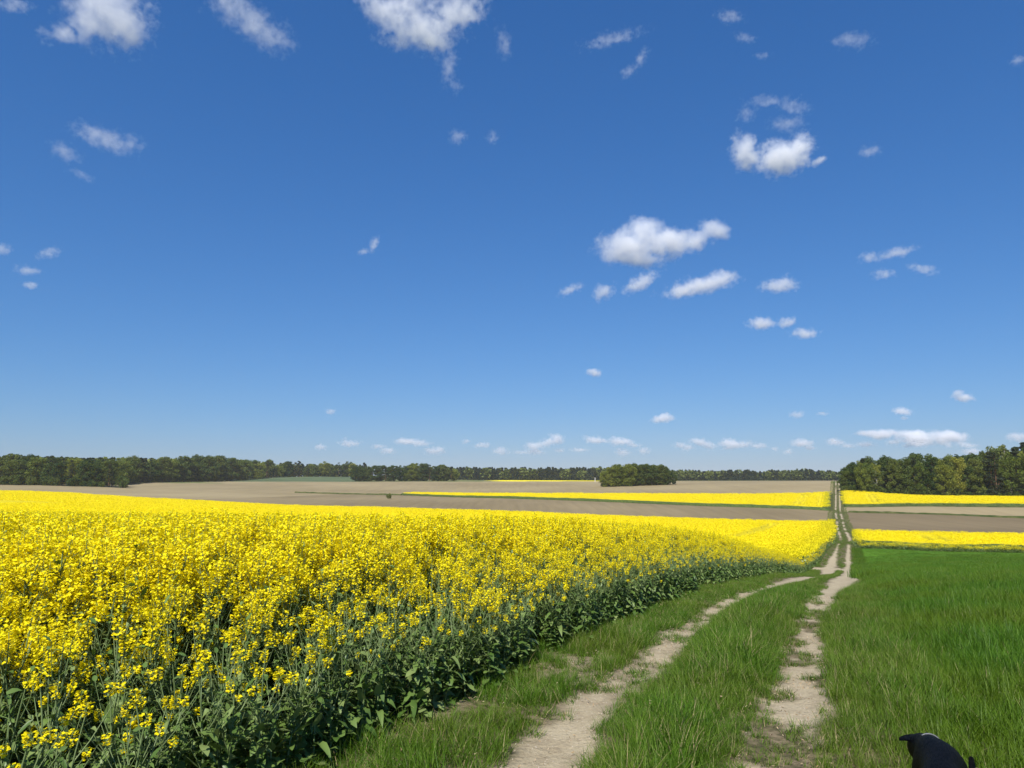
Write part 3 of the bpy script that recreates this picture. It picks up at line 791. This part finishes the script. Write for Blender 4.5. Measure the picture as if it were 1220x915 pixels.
# ------------------------------------------------------------------ trees
def tree_mesh(kind, H, W, seed, nleaf, leaf, trunk_h=.05):
    rng = np.random.default_rng(seed); tr, cr = MB(), MB()
    conif = kind == 'pine'
    r0 = H * (.014 if kind != 'birch' else .010)
    lean = rng.normal(0, .02, 2)
    ax = lambda q: np.array([lean[0] * q * H, lean[1] * q * H, H * q])
    tr.tube(np.array([ax(q) for q in np.linspace(-.02, .93, 8)]), r0 * np.linspace(1, .18, 8) * (1 + .5 * np.exp(-np.linspace(0, 6, 8) * 3)), 7)
    nc = 64 if not conif else 48
    C, CR = [], []
    for i in range(nc):
        if conif:
            q = rng.uniform(.14, .97); rr = W / 2 * (1.05 - q) / .75 * rng.uniform(.45, 1.1); rr = max(rr, .3)
        else:
            q = trunk_h + (1 - trunk_h) * rng.beta(1.15, 1.25) * .95
            f = (q - trunk_h) / (1 - trunk_h)
            prof = max(.12, math.sin(math.pi * (f * .86 + .10)) ** .65)
            rr = W / 2 * prof * (rng.random() ** .45) * rng.uniform(.75, 1.08)
        a = rng.uniform(0, 6.3)
        c = ax(q) + np.array([math.cos(a) * rr, math.sin(a) * rr, 0]); C.append(c)
        CR.append(W * rng.uniform(.10, .19) * (1 if not conif else .8))
        if i % 3 == 0 and rr > .5:
            b = ax(max(.08, q - .16)); m = (b + c) / 2 + np.array([0, 0, -.02 * H])
            tr.tube(np.array([b, m, c]), np.array([.35, .25, .1]) * r0, 4)
    for c, r in zip(C, CR):
        n = nleaf // nc
        P = rng.normal(0, 1, (n, 3)); P /= np.linalg.norm(P, axis=1)[:, None] + 1e-9
        P *= rng.random((n, 1)) ** .4 * r * np.array([1.05, 1.05, .75 if not conif else .45])
        V, F = quads_at(c + P, rng.uniform(.6, 1.3, n) * leaf, 1.0, rng=rng); cr.add(V, F)
    bark = {'pine': 'pine_bark', 'birch': 'birch_bark'}.get(kind, 'bark')
    return tr.mesh('trunk', M[bark], True), cr.mesh('crown', M['leaf_' + kind])
TREE = {'broad': [tree_mesh('broad', 1 * 15, 9.5, 500 + k, 8000, .42) for k in range(4)],
        'fresh': [tree_mesh('fresh', 15, 11, 520 + k, 8000, .42) for k in range(3)],
        'birch': [tree_mesh('birch', 16, 6.5, 540 + k, 3600, .36, .10) for k in range(3)],
        'pine': [tree_mesh('pine', 17, 6.0, 560 + k, 5000, .42) for k in range(3)],
        'bush': [tree_mesh('broad', 6, 8, 580 + k, 1300, .5, .03) for k in range(2)]}
BASEH = {'broad': 15, 'fresh': 15, 'birch': 16, 'pine': 17, 'bush': 6}
def tree(kind, x, y, h, label, group=None, name=None, cat='tree', wide=1.0, z=None, mesh=None):
    z = float(terrain(x, y)) if z is None else z
    k = h / BASEH[kind]; ww = k * wide * random.uniform(.9, 1.12)
    o = thing(name or {'pine': 'pine_tree', 'birch': 'birch_tree', 'bush': 'bush'}.get(kind, 'tree'), label, cat, (x, y, z - .15), random.uniform(0, 6.28), group, (ww, ww, k))
    a, b = (mesh or random.choice(TREE[kind])); link('trunk', a, o); link('crown', b, o)
    return o
random.seed(5)
def top_h(v_top, y, zb): # height of a tree whose top stands at row v_top
    return point(600, v_top, y)[2] - zb
LAB_W = {'broad': 'dark green broadleaf tree in the tall wood behind the yellow field', 'fresh': 'fresh light green broadleaf tree in the tall wood behind the yellow field',
         'birch': 'slim birch with pale trunk in the tall wood behind the yellow field', 'pine': 'dark pine rising above the tall wood behind the yellow field'}
# right wood: rows behind the far rape field
WU = np.array([1000, 1010, 1048, 1090, 1120, 1160, 1172, 1195, 1215, 1300]); WV = np.array([553, 548, 546, 543, 541.5, 541, 534, 531, 529, 526])
for row in range(4):
    n_in = [28, 26, 23, 19][row]
    for i in range(n_in):
        tt = 3.2 + row * 1.2 + i * (3.4 + row * .35) + random.uniform(-1.3, 1.3)
        ss = 331 + row * 6.5 + random.uniform(-1.5, 1.5)
        x, y = [float(q) for q in to_xy(np.array(ss), np.array(tt))]
        uu = CU + FPX * x / y
        if uu > 1330: continue
        zb = float(terrain(x, y)); h = top_h(np.interp(uu, WU, WV) + random.uniform(-4, 8) + (4 if row == 0 else 0), y, zb)
        far_r = uu > 1165
        kd = random.choices(['broad', 'fresh', 'birch', 'pine'], [5, 2.2, 1.6, .5] if not far_r else [3, 1.5, 1, 3])[0]
        if row == 0 and i == 0: kd = 'broad'
        tree(kd, x, y, h, LAB_W[kd], 'trees of the wood behind the yellow field', wide={'broad': .82, 'fresh': .66, 'birch': 1.0, 'pine': 1.0}[kd] * (15 / max(h, 9)) ** .3)
for i in range(26):                                     # low growth along the wood's edge
    tt = 2.6 + i * 3.6 + random.uniform(-1, 1); x, y = [float(q) for q in to_xy(np.array(329.5), np.array(tt))]
    if CU + FPX * x / y < 1300:
        tree('bush', x, y, random.uniform(2.6, 5), 'low dark bush at the foot of the tall wood', 'bushes along the edge of the wood', cat='bush', wide=.8)
# copse on the crest
CPU = [(716, 563), (724, 556), (735, 551), (750, 550), (762, 552), (775, 552), (788, 552), (797, 556), (804, 562)]
for row in range(3):
    for i in range(10 - row):
        uu = 720 + (i + .5 * (row % 2)) * 9.2 + random.uniform(-1.5, 1.5)
        if uu > 803: continue
        yy = 470 + row * 9 + random.uniform(-2, 2); x = (uu - CU) / FPX * yy; zb = float(terrain(x, yy))
        h = top_h(np.interp(uu, [c[0] for c in CPU], [c[1] for c in CPU]) + random.uniform(0, 2.5), yy, zb)
        kd = 'fresh' if uu < 751 else random.choices(['broad', 'birch', 'pine'], [6, 1, 1])[0]
        lab = 'yellow green tree at the sunny end of the rounded copse' if kd == 'fresh' else {'broad': 'dark green tree in the rounded copse on the crest', 'birch': 'slim birch in the rounded copse on the crest', 'pine': 'dark pine in the rounded copse on the crest'}[kd]
        tree(kd, x, yy, h, lab, 'trees of the copse on the crest', wide=.95 if kd != 'birch' else 1.1)
# the near end of the long forest on the left
for row in range(4):
    for i in range(15):
        uu = -55 + i * 14.5 + row * 4 + random.uniform(-4, 4)
        if uu > 146 - row * 2: continue
        yy = 432 + row * 10 + random.uniform(-3, 3); x = (uu - CU) / FPX * yy; zb = float(terrain(x, yy))
        kd = random.choices(['broad', 'fresh', 'birch', 'pine'], [5, 1.2, .8, 1.6])[0]
        if 100 < uu: kd = random.choice(['pine', 'broad', 'broad'])
        h = top_h(np.interp(uu, [0, 60, 100, 150], [542, 544, 545, 546]) + random.uniform(-3, 7) + (2 if row == 0 else 0), yy, zb)
        tree(kd, x, yy, h, {'broad': 'dark green broadleaf tree at the near end of the long forest', 'fresh': 'light green tree at the near end of the long forest', 'birch': 'pale trunked birch at the near end of the long forest', 'pine': 'dark pine at the near end of the long forest'}[kd],
             'trees at the near end of the long forest', wide=1.0)
for i in range(12):
    uu = -30 + i * 14.5 + random.uniform(-4, 4); yy = 427; x = (uu - CU) / FPX * yy
    tree('bush', x, yy, random.uniform(3, 5.5), 'low bush at the foot of the long forest', 'bushes along the foot of the long forest', cat='bush', wide=.9)
# the forest going back, its front rows
for row in range(2):
    for i in range(34):
        uu = 146 + i * 8.6 + row * 4 + random.uniform(-2.5, 2.5)
        if uu > 436: continue
        yy = np.interp(uu, [146, 250, 330, 436], [520, 640, 800, 870]) + row * 14 + random.uniform(-4, 4)
        x = (uu - CU) / FPX * yy; zb = float(terrain(x, yy))
        kd = random.choices(['broad', 'fresh', 'birch', 'pine'], [5, 1, .5, 3])[0]
        h = top_h(np.interp(uu, [146, 200, 250, 300, 350, 436], [545, 545, 543.5, 548, 551, 552]) + random.uniform(-3, 5), yy, zb)
        tree(kd, x, yy, h, {'broad': 'green broadleaf tree in the long forest beyond the pale field', 'fresh': 'light green tree in the long forest beyond the pale field', 'birch': 'slim birch in the long forest beyond the pale field', 'pine': 'dark pine in the long forest beyond the pale field'}[kd],
             'trees of the long forest', wide=1.15)
# grove in the middle distance
for row in range(2):
    for i in range(14):
        uu = 424 + i * 8.8 + row * 4 + random.uniform(-2, 2)
        if uu > 542: continue
        yy = 690 + row * 12; x = (uu - CU) / FPX * yy; zb = float(terrain(x, yy))
        kd = random.choices(['broad', 'fresh', 'pine'], [5, .6, 1.5])[0]
        h = top_h(np.interp(uu, [420, 440, 480, 500, 520, 545], [554, 555, 554, 550.5, 553, 556]) + random.uniform(-1, 2.5), yy, zb)
        tree(kd, x, yy, h, {'broad': 'dark green tree in the grove beyond the pale ploughed field', 'fresh': 'lighter green tree in the grove beyond the pale ploughed field', 'pine': 'dark pine in the grove beyond the pale ploughed field'}[kd], 'trees of the grove', wide=1.2)
tree('bush', (150 - CU) / FPX * 424, 424, 6.8, 'rounded grey green bush standing in front of the long forest', cat='bush', wide=.75)
tree('bush', (465.5 - CU) / FPX * 352, 352, 2.6, 'small dark bush alone on the ditch line at the tip of the yellow strip', cat='bush', wide=.8)
# far forest as one mass: small crowns, one mesh
def crown_lod(kind, n, seed):
    rng = np.random.default_rng(seed); P = rng.normal(0, 1, (n, 3)); P /= np.linalg.norm(P, axis=1)[:, None]
    if kind == 'pine':
        z = rng.random(n); rr = .28 * (1.1 - z); a = rng.uniform(0, 6.3, n); P = np.stack([rr * np.cos(a), rr * np.sin(a), .98 * z], 1)
    else: P = P * [.46, .46, .50] * rng.random((n, 1)) ** .3 + [0, 0, .50]
    return quads_at(P, rng.uniform(.09, .19, n), 1.0, rng=rng)
fm = {'broad': MB(), 'pine': MB()}
def far_row(u0, u1, step, yfn, vfn, rows, pine):
    for row in range(rows):
        for uu in np.arange(u0, u1, step):
            uu = uu + random.uniform(-step, step) * .5; yy = yfn(uu) + row * 18 + random.uniform(-5, 5)
            x = (uu - CU) / FPX * yy; zb = float(terrain(x, yy)); h = top_h(vfn(uu) + random.uniform(-.7, 2.0), yy, zb) * 1.0
            kd = 'pine' if random.random() < pine else 'broad'
            V, F = crown_lod(kd, 200, random.randrange(10 ** 6)); wd = h * (1.1 if kd == 'broad' else .95)
            fm[kd].add(V * [wd, wd, h] + [x, yy, zb - .3], F)
far_row(536, 740, 3.0, lambda u: 930, lambda u: np.interp(u, [540, 600, 640, 700], [557, 557.5, 558, 557.5]) + random.uniform(-1.5, 1), 3, .8)
far_row(790, 1012, 3.1, lambda u: 930, lambda u: np.interp(u, [790, 850, 900, 940, 960, 1010], [560.5, 561, 561, 560.5, 559.5, 562]) + random.uniform(-1.5, 1), 3, .7)
far_row(-260, 440, 5.5, lambda u: np.interp(u, [-60, 150, 250, 330, 436], [480, 560, 690, 850, 920]), lambda u: np.interp(u, [0, 100, 200, 250, 300, 350, 436], [543, 545, 546, 545, 549, 552, 553]), 2, .5)
for k, mb in fm.items():
    link('forest', mb.mesh('forest', M['leaf_' + k]), kind='stuff', label='dark distant pine forest mass' if k == 'pine' else 'distant green forest mass')
# pale post by the copse
px, py, pz = point(709, 573.6, 600); pz = float(terrain(px, py))
pb = MB(); pb.tube(np.array([[0, 0, 0], [0, 0, 3.2]]), .28, 8); pb.tube(np.array([[0, 0, 3.2], [0, 0, 3.55]]), np.array([.42, .05]), 8)
po = link('post', pb.mesh('post', plain_mat('pale_post', (.62, .60, .55))), label='pale slim post standing beside the copse', category='post'); po.location = (px, py, pz)

# ------------------------------------------------------------------ dog
def dog():
    root = thing('dog', 'black dog walking through the wheat, seen from behind with head lowered', 'dog', (1.80, 3.29, 0), math.radians(-28.8), None, (.78, .88, .88))
    # local axes: +Y forwards, Z up; skeleton as joints with radii
    J = [('pelvis', (0, -.32, .48), .108), ('loin', (0, -.14, .495), .104), ('chest', (.01, .10, .485), .122), ('shoulder', (0, .24, .50), .108), ('neck', (-.045, .35, .495), .080),
         ('poll', (-.105, .45, .475), .072), ('brow', (-.12, .52, .445), .065), ('muzzle', (-.115, .60, .38), .043), ('nose', (-.12, .65, .35), .032)]
    E = [(i, i + 1) for i in range(8)]
    def limb(parent, pts):
        last = parent
        for c, r in pts:
            J.append(('limb', c, r)); E.append((last, len(J) - 1)); last = len(J) - 1
    for sx in (-1, 1):
        ph = .10 * sx
        limb(3, [((sx * .10, .22, .38), .062), ((sx * .105, .17 + ph * .4, .27), .040), ((sx * .10, .20 + ph, .13), .028), ((sx * .10, .20 + ph, .035), .026), ((sx * .10, .26 + ph, .022), .024)])
        limb(0, [((sx * .10, -.30, .40), .085), ((sx * .11, -.20 - ph, .27), .052), ((sx * .10, -.37 - ph, .17), .030), ((sx * .10, -.36 - ph, .04), .025), ((sx * .10, -.29 - ph, .022), .025)])
    limb(0, [((.03, -.43, .53), .038), ((.09, -.47, .57), .028), ((.135, -.41, .63), .022), ((.135, -.32, .69), .012)])
    me = bpy.data.meshes.new('body'); me.from_pydata([j[1] for j in J], E, [])
    o = bpy.data.objects.new('body', me); COL.objects.link(o)
    sk = o.modifiers.new('skin', 'SKIN'); o.modifiers.new('sub', 'SUBSURF').levels = 2; o.modifiers['sub'].render_levels = 2
    for i, j in enumerate(J): me.skin_vertices[0].data[i].radius = (j[2], j[2])
    me.skin_vertices[0].data[0].use_root = True
    bpy.context.view_layer.update()
    ev = o.evaluated_get(bpy.context.evaluated_depsgraph_get())
    bm_ = bpy.data.meshes.new_from_object(ev)
    bpy.data.objects.remove(o)
    m, t, N, L = mat('black_coat')
    c, _ = noise_mix(t, [(.0015, .0015, .0015), (.005, .0045, .0045)], 30, stretch=((4, 1, 4), (0, 0, 0)))
    p = N('ShaderNodeBsdfPrincipled'); L(c, p.inputs['Base Color']); p.inputs['Roughness'].default_value = .55; p.inputs['Specular IOR Level'].default_value = .04
    tc = N('ShaderNodeTexCoord'); mp = N('ShaderNodeMapping'); mp.inputs['Scale'].default_value = (160, 22, 160); nb = N('ShaderNodeTexNoise'); nb.inputs['Scale'].default_value = 1
    b = N('ShaderNodeBump'); b.inputs['Strength'].default_value = .5; b.inputs['Distance'].default_value = .01
    L(tc.outputs['Object'], mp.inputs[0]); L(mp.outputs[0], nb.inputs['Vector']); L(nb.outputs[0], b.inputs['Height']); L(b.outputs[0], p.inputs['Normal'])
    oo = N('ShaderNodeOutputMaterial'); L(p.outputs[0], oo.inputs[0])
    bm_.materials.clear(); bm_.materials.append(m)
    bm_.polygons.foreach_set('use_smooth', np.ones(len(bm_.polygons), bool))
    link('body', bm_, root)
    for sx in (-1, 1):                                   # folded ears, the left one standing out sideways
        e = MB(); out = 1.0 if sx < 0 else .55
        for k_ in range(2):
            V = []
            for i in range(7):
                q = i / 6; wd = .050 * (1 - q) ** .8 + .005
                c = np.array([-.108 + sx * (.020 + .085 * q * out), .455 - .018 * q, .506 + .006 * math.sin(q * 2.9) - (.012 * q if sx < 0 else .07 * q) + k_ * .008])
                V += [c + [0, -wd, -.006], c + [0, wd, 0]]
            e.add(V, [(2 * i, 2 * i + 1, 2 * i + 3, 2 * i + 2) for i in range(6)])
        link('ear', e.mesh('ear', m, True), root)
    cb_ = MB(); V = []                                   # collar round the neck, its pale metal catching light
    nk = 28; cc = np.array([-.049, .358, .4925]); axd = np.array([-.36, .92, -.13]); axd /= np.linalg.norm(axd)
    a1 = np.cross(axd, [0, 0, 1]); a1 /= np.linalg.norm(a1); a2 = np.cross(axd, a1)
    for i in range(nk):
        th = 2 * math.pi * i / nk
        for off, rr in ((-.008, .0715), (-.008, .0775), (.008, .0765), (.008, .0705)):
            V.append(cc + axd * off + rr * (a1 * math.cos(th) + a2 * math.sin(th)))
    F = [(4 * i + j, 4 * i + (j + 1) % 4, 4 * ((i + 1) % nk) + (j + 1) % 4, 4 * ((i + 1) % nk) + j) for i in range(nk) for j in range(4)]
    cb_.add(V, F); link('collar', cb_.mesh('collar', plain_mat('grey_collar', (.16, .16, .17), .35, .5)), root)
    for sx in (-1, 1):
        s_ = MB(); q = []
        for i in range(7):
            for j in range(10):
                a, b2 = math.pi * i / 6, 2 * math.pi * j / 10
                q.append((-.122 + sx * .038 + .011 * math.sin(a) * math.cos(b2), .555 + .011 * math.sin(a) * math.sin(b2), .445 + .011 * math.cos(a)))
        s_.add(q, [(i * 10 + j, i * 10 + (j + 1) % 10, (i + 1) * 10 + (j + 1) % 10, (i + 1) * 10 + j) for i in range(6) for j in range(10)])
        link('eye', s_.mesh('eye', plain_mat('dark_eye', (.03, .015, .008), .1, .6), True), root)
dog()

# ------------------------------------------------------------------ thin spring haze near the ground
hz_m, t, N, L = mat('thin_haze')
pv = N('ShaderNodeVolumePrincipled'); pv.inputs['Color'].default_value = (.94, .97, 1, 1); pv.inputs['Density'].default_value = .00008
oo = N('ShaderNodeOutputMaterial'); L(pv.outputs[0], oo.inputs['Volume'])
bx = np.array([(x, y, z) for x in (-1800, 1800) for y in (-400, 2900) for z in (-12, 42)], float)
link('haze', mesh_np('haze', bx, [(0, 1, 3, 2), (4, 6, 7, 5), (0, 4, 5, 1), (2, 3, 7, 6), (0, 2, 6, 4), (1, 5, 7, 3)], hz_m), kind='stuff')

# ------------------------------------------------------------------ clouds: lit volumes at their real distance
def cloud(label, lobes, tau, group=None, seed=0, rough=.6, fine=1.0):
    """lobes: (column, row, radius across, radius up, tilt in degrees) around one centre; tau = how much light a thick part stops."""
    u0 = sum(l[0] for l in lobes) / len(lobes); v0 = sum(l[1] for l in lobes) / len(lobes)
    d = ray(u0, v0); d = d / np.linalg.norm(d)
    dist = min(1300 / max(d[2], .02), 15000)
    mpp = dist / FPX * (np.dot(d, [0, math.cos(PITCH), math.sin(PITCH)])) ** -0 
    mpp = dist * np.dot(d, [0, math.cos(PITCH), math.sin(PITCH)]) / FPX
    rx = Vector((1, 0, 0)); up = Vector((0, -math.sin(PITCH), math.cos(PITCH))); fw = Vector((0, math.cos(PITCH), math.sin(PITCH)))
    vol = bpy.data.volumes.new('cloud'); o = bpy.data.objects.new('cloud', vol); COL.objects.link(o)
    o.rotation_euler = (PITCH, 0, 0)
    o.location = Vector(d * dist) + Vector((0, 0, EYE))
    o['label'] = label; o['category'] = 'cloud'
    if group: o['group'] = group
    t = bpy.data.node_groups.new('cloud', 'GeometryNodeTree')
    for dd in ('INPUT', 'OUTPUT'): t.interface.new_socket('Geometry', in_out=dd, socket_type='NodeSocketGeometry')
    N, L = t.nodes.new, t.links.new
    def m(op, a, b=None, c=None):
        n = N('ShaderNodeMath'); n.operation = op
        for i, q in enumerate((a, b, c)):
            if q is None: continue
            if hasattr(q, 'is_linked'): L(q, n.inputs[i])
            else: n.inputs[i].default_value = q
        return n.outputs[0]
    def vm(op, a, b):
        n = N('ShaderNodeVectorMath'); n.operation = op
        for i, q in enumerate((a, b)):
            if hasattr(q, 'is_linked'): L(q, n.inputs[i])
            else: n.inputs[i].default_value = q
        return n
    pos = N('GeometryNodeInputPosition').outputs[0]
    px = vm('SCALE', pos, (0, 0, 0)); px.inputs['Scale'].default_value = 1 / mpp; px = px.outputs[0]      # pixels of the photograph
    mean = sum(math.sqrt(l[2] * l[3]) for l in lobes) / len(lobes)
    wn = N('ShaderNodeTexNoise'); wn.inputs['Scale'].default_value = .8 / mean; wn.inputs['Detail'].default_value = 2
    off = vm('ADD', px, (seed * 91.7, seed * 37.1, 13.0)).outputs[0]; L(off, wn.inputs['Vector'])
    warp = vm('SUBTRACT', wn.outputs['Color'], (.5, .5, .5)).outputs[0]
    ws_ = vm('SCALE', warp, (0, 0, 0)); ws_.inputs['Scale'].default_value = mean * .9
    pw = vm('ADD', px, ws_.outputs[0]).outputs[0]
    f = None
    for (lu, lv, ru, rv, ang) in lobes:
        c = vm('SUBTRACT', pw, (lu - u0, 0, v0 - lv)).outputs[0]
        vr = N('ShaderNodeVectorRotate'); vr.rotation_type = 'Y_AXIS'; vr.inputs['Angle'].default_value = math.radians(ang); L(c, vr.inputs[0])
        dr_ = math.sqrt(ru * rv) * 1.15
        q = vm('MULTIPLY', vr.outputs[0], (1 / ru, 1 / dr_, 1 / rv)).outputs[0]
        ln = N('ShaderNodeVectorMath'); ln.operation = 'LENGTH'; L(q, ln.inputs[0])
        g = m('SUBTRACT', 1.0, ln.outputs['Value'])
        f = g if f is None else m('MAXIMUM', f, g)
    n = N('ShaderNodeTexNoise'); n.inputs['Scale'].default_value = 1.9 / mean * fine; n.inputs['Detail'].default_value = 6; n.inputs['Roughness'].default_value = .68
    L(off, n.inputs['Vector'])
    val = m('MULTIPLY_ADD', m('SUBTRACT', n.outputs[0], .5), 3.8 * rough, f)
    dens = m('MINIMUM', m('MAXIMUM', m('MULTIPLY', m('SUBTRACT', val, .16), 1.25), 0.0), 1.0)
    bx0 = min(l[0] - u0 - max(l[2], l[3]) * 1.35 for l in lobes); bx1 = max(l[0] - u0 + max(l[2], l[3]) * 1.35 for l in lobes)
    def ext_v(l): a = math.radians(l[4]); return math.hypot(l[2] * math.sin(a), l[3] * math.cos(a)) * 1.4 + 2
    bz0 = min(v0 - l[1] - ext_v(l) for l in lobes); bz1 = max(v0 - l[1] + ext_v(l) for l in lobes)
    by = max(math.sqrt(l[2] * l[3]) for l in lobes) * 1.15 * 1.4
    # fade to nothing at the box
    dens = m('MULTIPLY', dens, tau / (1.5 * mean * mpp))
    vc = N('GeometryNodeVolumeCube'); L(dens, vc.inputs['Density'])
    vc.inputs['Min'].default_value = (bx0 * mpp, -by * mpp, bz0 * mpp); vc.inputs['Max'].default_value = (bx1 * mpp, by * mpp, bz1 * mpp)
    vox = .75 if mean > 5 else .55
    vc.inputs['Resolution X'].default_value = int(max(12, (bx1 - bx0) / vox)); vc.inputs['Resolution Y'].default_value = int(max(10, 2 * by / vox / 1.6)); vc.inputs['Resolution Z'].default_value = int(max(12, (bz1 - bz0) / vox))
    sm = N('GeometryNodeSetMaterial'); sm.inputs['Material'].default_value = M['cloud']
    go = N('NodeGroupOutput'); L(vc.outputs[0], sm.inputs[0]); L(sm.outputs[0], go.inputs[0])
    md = o.modifiers.new('cloud', 'NODES'); md.node_group = t
    vol.materials.append(M['cloud'])
    return o
mc, t, N, L = mat('cloud_vapour')
pv = N('ShaderNodeVolumePrincipled'); pv.inputs['Color'].default_value = (1, 1, 1, 1); pv.inputs['Density'].default_value = 1.0; pv.inputs['Anisotropy'].default_value = .0
oo = N('ShaderNodeOutputMaterial'); L(pv.outputs[0], oo.inputs['Volume'])
M['cloud'] = mc
CL = [
 ('large white cloud cut by the upper edge at the corner of the sky', [(130, 12, 46, 44, 0), (75, 40, 30, 10, 5), (152, 36, 28, 24, 0), (105, 25, 30, 25, 0)], 1.7, .8),
 ('ragged thin white cloud at the upper edge between two larger ones', [(278, 8, 34, 20, -20), (308, 32, 40, 20, -28), (338, 50, 18, 10, -20)], .7, 1.0),
 ('broad white cloud at the upper edge with a blue hollow in it', [(462, 14, 34, 18, -10), (545, 12, 38, 22, 0), (500, 36, 52, 22, 0), (515, 50, 26, 18, 0), (480, 4, 60, 12, 0)], 2.2, .8),
 ('thin wisp trailing below the broad cloud', [(535, 78, 9, 24, -10), (543, 103, 9, 9, 0)], .4, 1.1),
 ('faint wisp beside the broad cloud at the upper edge', [(600, 52, 9, 20, 10)], .35, 1.1),
 ('double wispy cloud alone high over the field', [(76, 181, 20, 11, -15), (122, 165, 38, 13, -18), (150, 172, 22, 12, 10)], .6, 1.0),
 ('small faint wisp below the double wispy cloud', [(97, 209, 17, 6, -25)], .3, .9),
 ('round white cloud with a notch, below a ragged veil', [(888, 182, 17, 28, 20), (930, 188, 36, 24, 0), (952, 176, 20, 20, 0), (976, 192, 14, 5, 20)], 3.0, .65),
 ('ragged veil above the round notched cloud', [(915, 120, 30, 6, 3), (945, 127, 24, 8, -10), (890, 136, 13, 9, 0), (938, 148, 22, 10, 0)], .45, 1.0),
 ('largest fluffy white cloud with a tail drawn out to one side', [(750, 294, 44, 25, 0), (768, 278, 30, 23, 0), (795, 288, 38, 22, 0), (762, 310, 40, 13, 0), (826, 285, 32, 14, 15), (850, 275, 26, 13, -8)], 3.2, .58),
 ('pair of slanting small clouds below the largest fluffy one', [(719, 348, 16, 11, 25), (763, 337, 29, 9, 28)], 1.9, .7),
 ('long slanting white cloud just below the tail of the largest one', [(834, 340, 52, 12, 12), (812, 348, 28, 10, 5), (858, 332, 26, 11, 5)], 2.8, .65),
 ('small white cloud next to the long slanting one', [(928, 341, 26, 9, 0), (938, 337, 14, 9, 0)], 1.6, .75),
 ('small slanting wisp under the edge of the largest cloud', [(680, 345, 18, 7, 22)], 1.1, .8),
 ('small double cloud with two bumps', [(908, 385, 20, 9, 0), (937, 385, 14, 7, 15)], 2.2, .65),
 ('small flat cloud touching the double cloud with two bumps', [(959, 397, 21, 8, 5)], 2.0, .65),
 ('long thin wisp, upper of two beside the tall wood', [(1035, 307, 14, 7, 0), (1068, 301, 28, 7, 14)], .95, .8),
 ('broken thin wisp, lower of two', [(1054, 327, 16, 6, 0), (1100, 321, 22, 6, -8)], .8, .85),
 ('hooked small wisp alone in the blue middle sky', [(434, 300, 10, 4, 10), (446, 291, 6, 13, -25)], .9, .7),
 ('small slanting wisp, first of the little group over the field', [(59, 301, 17, 6, 18)], .8, .8),
 ('small flat wisp in the middle of the little group over the field', [(33, 322, 18, 7, -5)], .8, .8),
 ('smallest puff, lowest of the little group over the field', [(37, 340, 9, 6, 0)], 1.2, .6),
 ('small wisp cut by the picture edge', [(2, 297, 14, 8, 15)], .8, .8),
 ('tiny lone puff halfway down the sky', [(708, 444, 12, 6, 0)], 2.6, .5),
 ('small bright puff above the copse', [(789, 499, 19, 6, 3), (792, 496, 9, 6, 0)], 2.8, .5),
 ('small white puff low over the grove', [(498, 528, 18, 5, 0)], 2.0, .6),
 ('small cone shaped cloud above the tall wood', [(1148, 474, 16, 6, -5), (1142, 469, 8, 6, 0)], 2.2, .5),
 ('small flat puff over the long low cloud', [(1075, 490, 14, 6, -5), (1077, 498, 6, 3, 0)], 2.0, .5),
 ('thin double wisp left of the small flat puff', [(949, 494, 11, 6, 0), (979, 493, 11, 3, 0)], 1.0, .6),
 ('long low white cloud above the tall wood', [(1048, 517, 32, 7, 0), (1092, 520, 34, 11, 0), (1130, 521, 27, 10, 0)], 5, .5),
 ('flat white cloud low on the horizon', [(876, 529, 27, 6, 0), (832, 526, 13, 5, 0)], 2.2, .6),
 ('small bright cloud beside the long low cloud', [(956, 527, 18, 6, 0)], 2.4, .55),
 ('pair of white puffs low to one side of the copse', [(706, 524, 15, 6, 0), (739, 526, 18, 6, 0)], 2.4, .6),
 ('small tower shaped puff low over the far forest', [(664, 523, 12, 8, -15), (638, 532, 17, 6, 0)], 2.4, .6),
 ('thin cloud cut by the picture edge above the tall wood', [(1214, 521, 18, 7, 0)], 1.8, .6),
 ('ragged faint wisp high in the sky, triangular', [(1015, 48, 25, 9, 0)], .6, .9),
 ('long faint streak bent like a hook high in the sky', [(730, 46, 40, 6, 14), (764, 70, 7, 15, -30), (748, 86, 12, 6, 30)], .5, 1.0),
 ('faint broken streak high above the ragged veil', [(870, 20, 18, 7, -10), (888, 45, 15, 5, -15), (908, 66, 12, 4, 0)], .45, .95),
 ('small faint wisp beside the round notched cloud', [(1036, 180, 14, 8, 0)], .5, .9),
 ('faint pair of tiny wisps under the broad cloud', [(545, 163, 12, 9, 20), (587, 164, 8, 9, 20)], .4, 1.0),
 ('tiny puff low over the long forest', [(394, 490, 8, 4, 0)], 1.2, .6),
 ('faint wisp close to the picture edge high up', [(1213, 72, 9, 7, 0)], .5, .8),
 ('pale wisp cut by the upper corner of the picture', [(18, 6, 22, 8, 0)], .6, .9),
]
for i, (lab, lobes, tau, rough) in enumerate(CL): cloud(lab, lobes, tau, None, i + 1, rough)
# the thin line of far cloud along the horizon
hz = []
rr2 = random.Random(3)
for q in range(48):
    uu = 390 + q * 17 + rr2.uniform(-15, 15); hz.append((uu, 534 + rr2.uniform(-9, 5), rr2.uniform(5, 16), rr2.uniform(2.8, 5.5), 0))
for a in range(0, 48, 6):
    c = cloud('faint veil of far cloud', hz[a:a + 6], 1.5, None, 70 + a, .8)
    c['kind'] = 'stuff'; c.name = 'clouds'; del c['category']; del c['label']
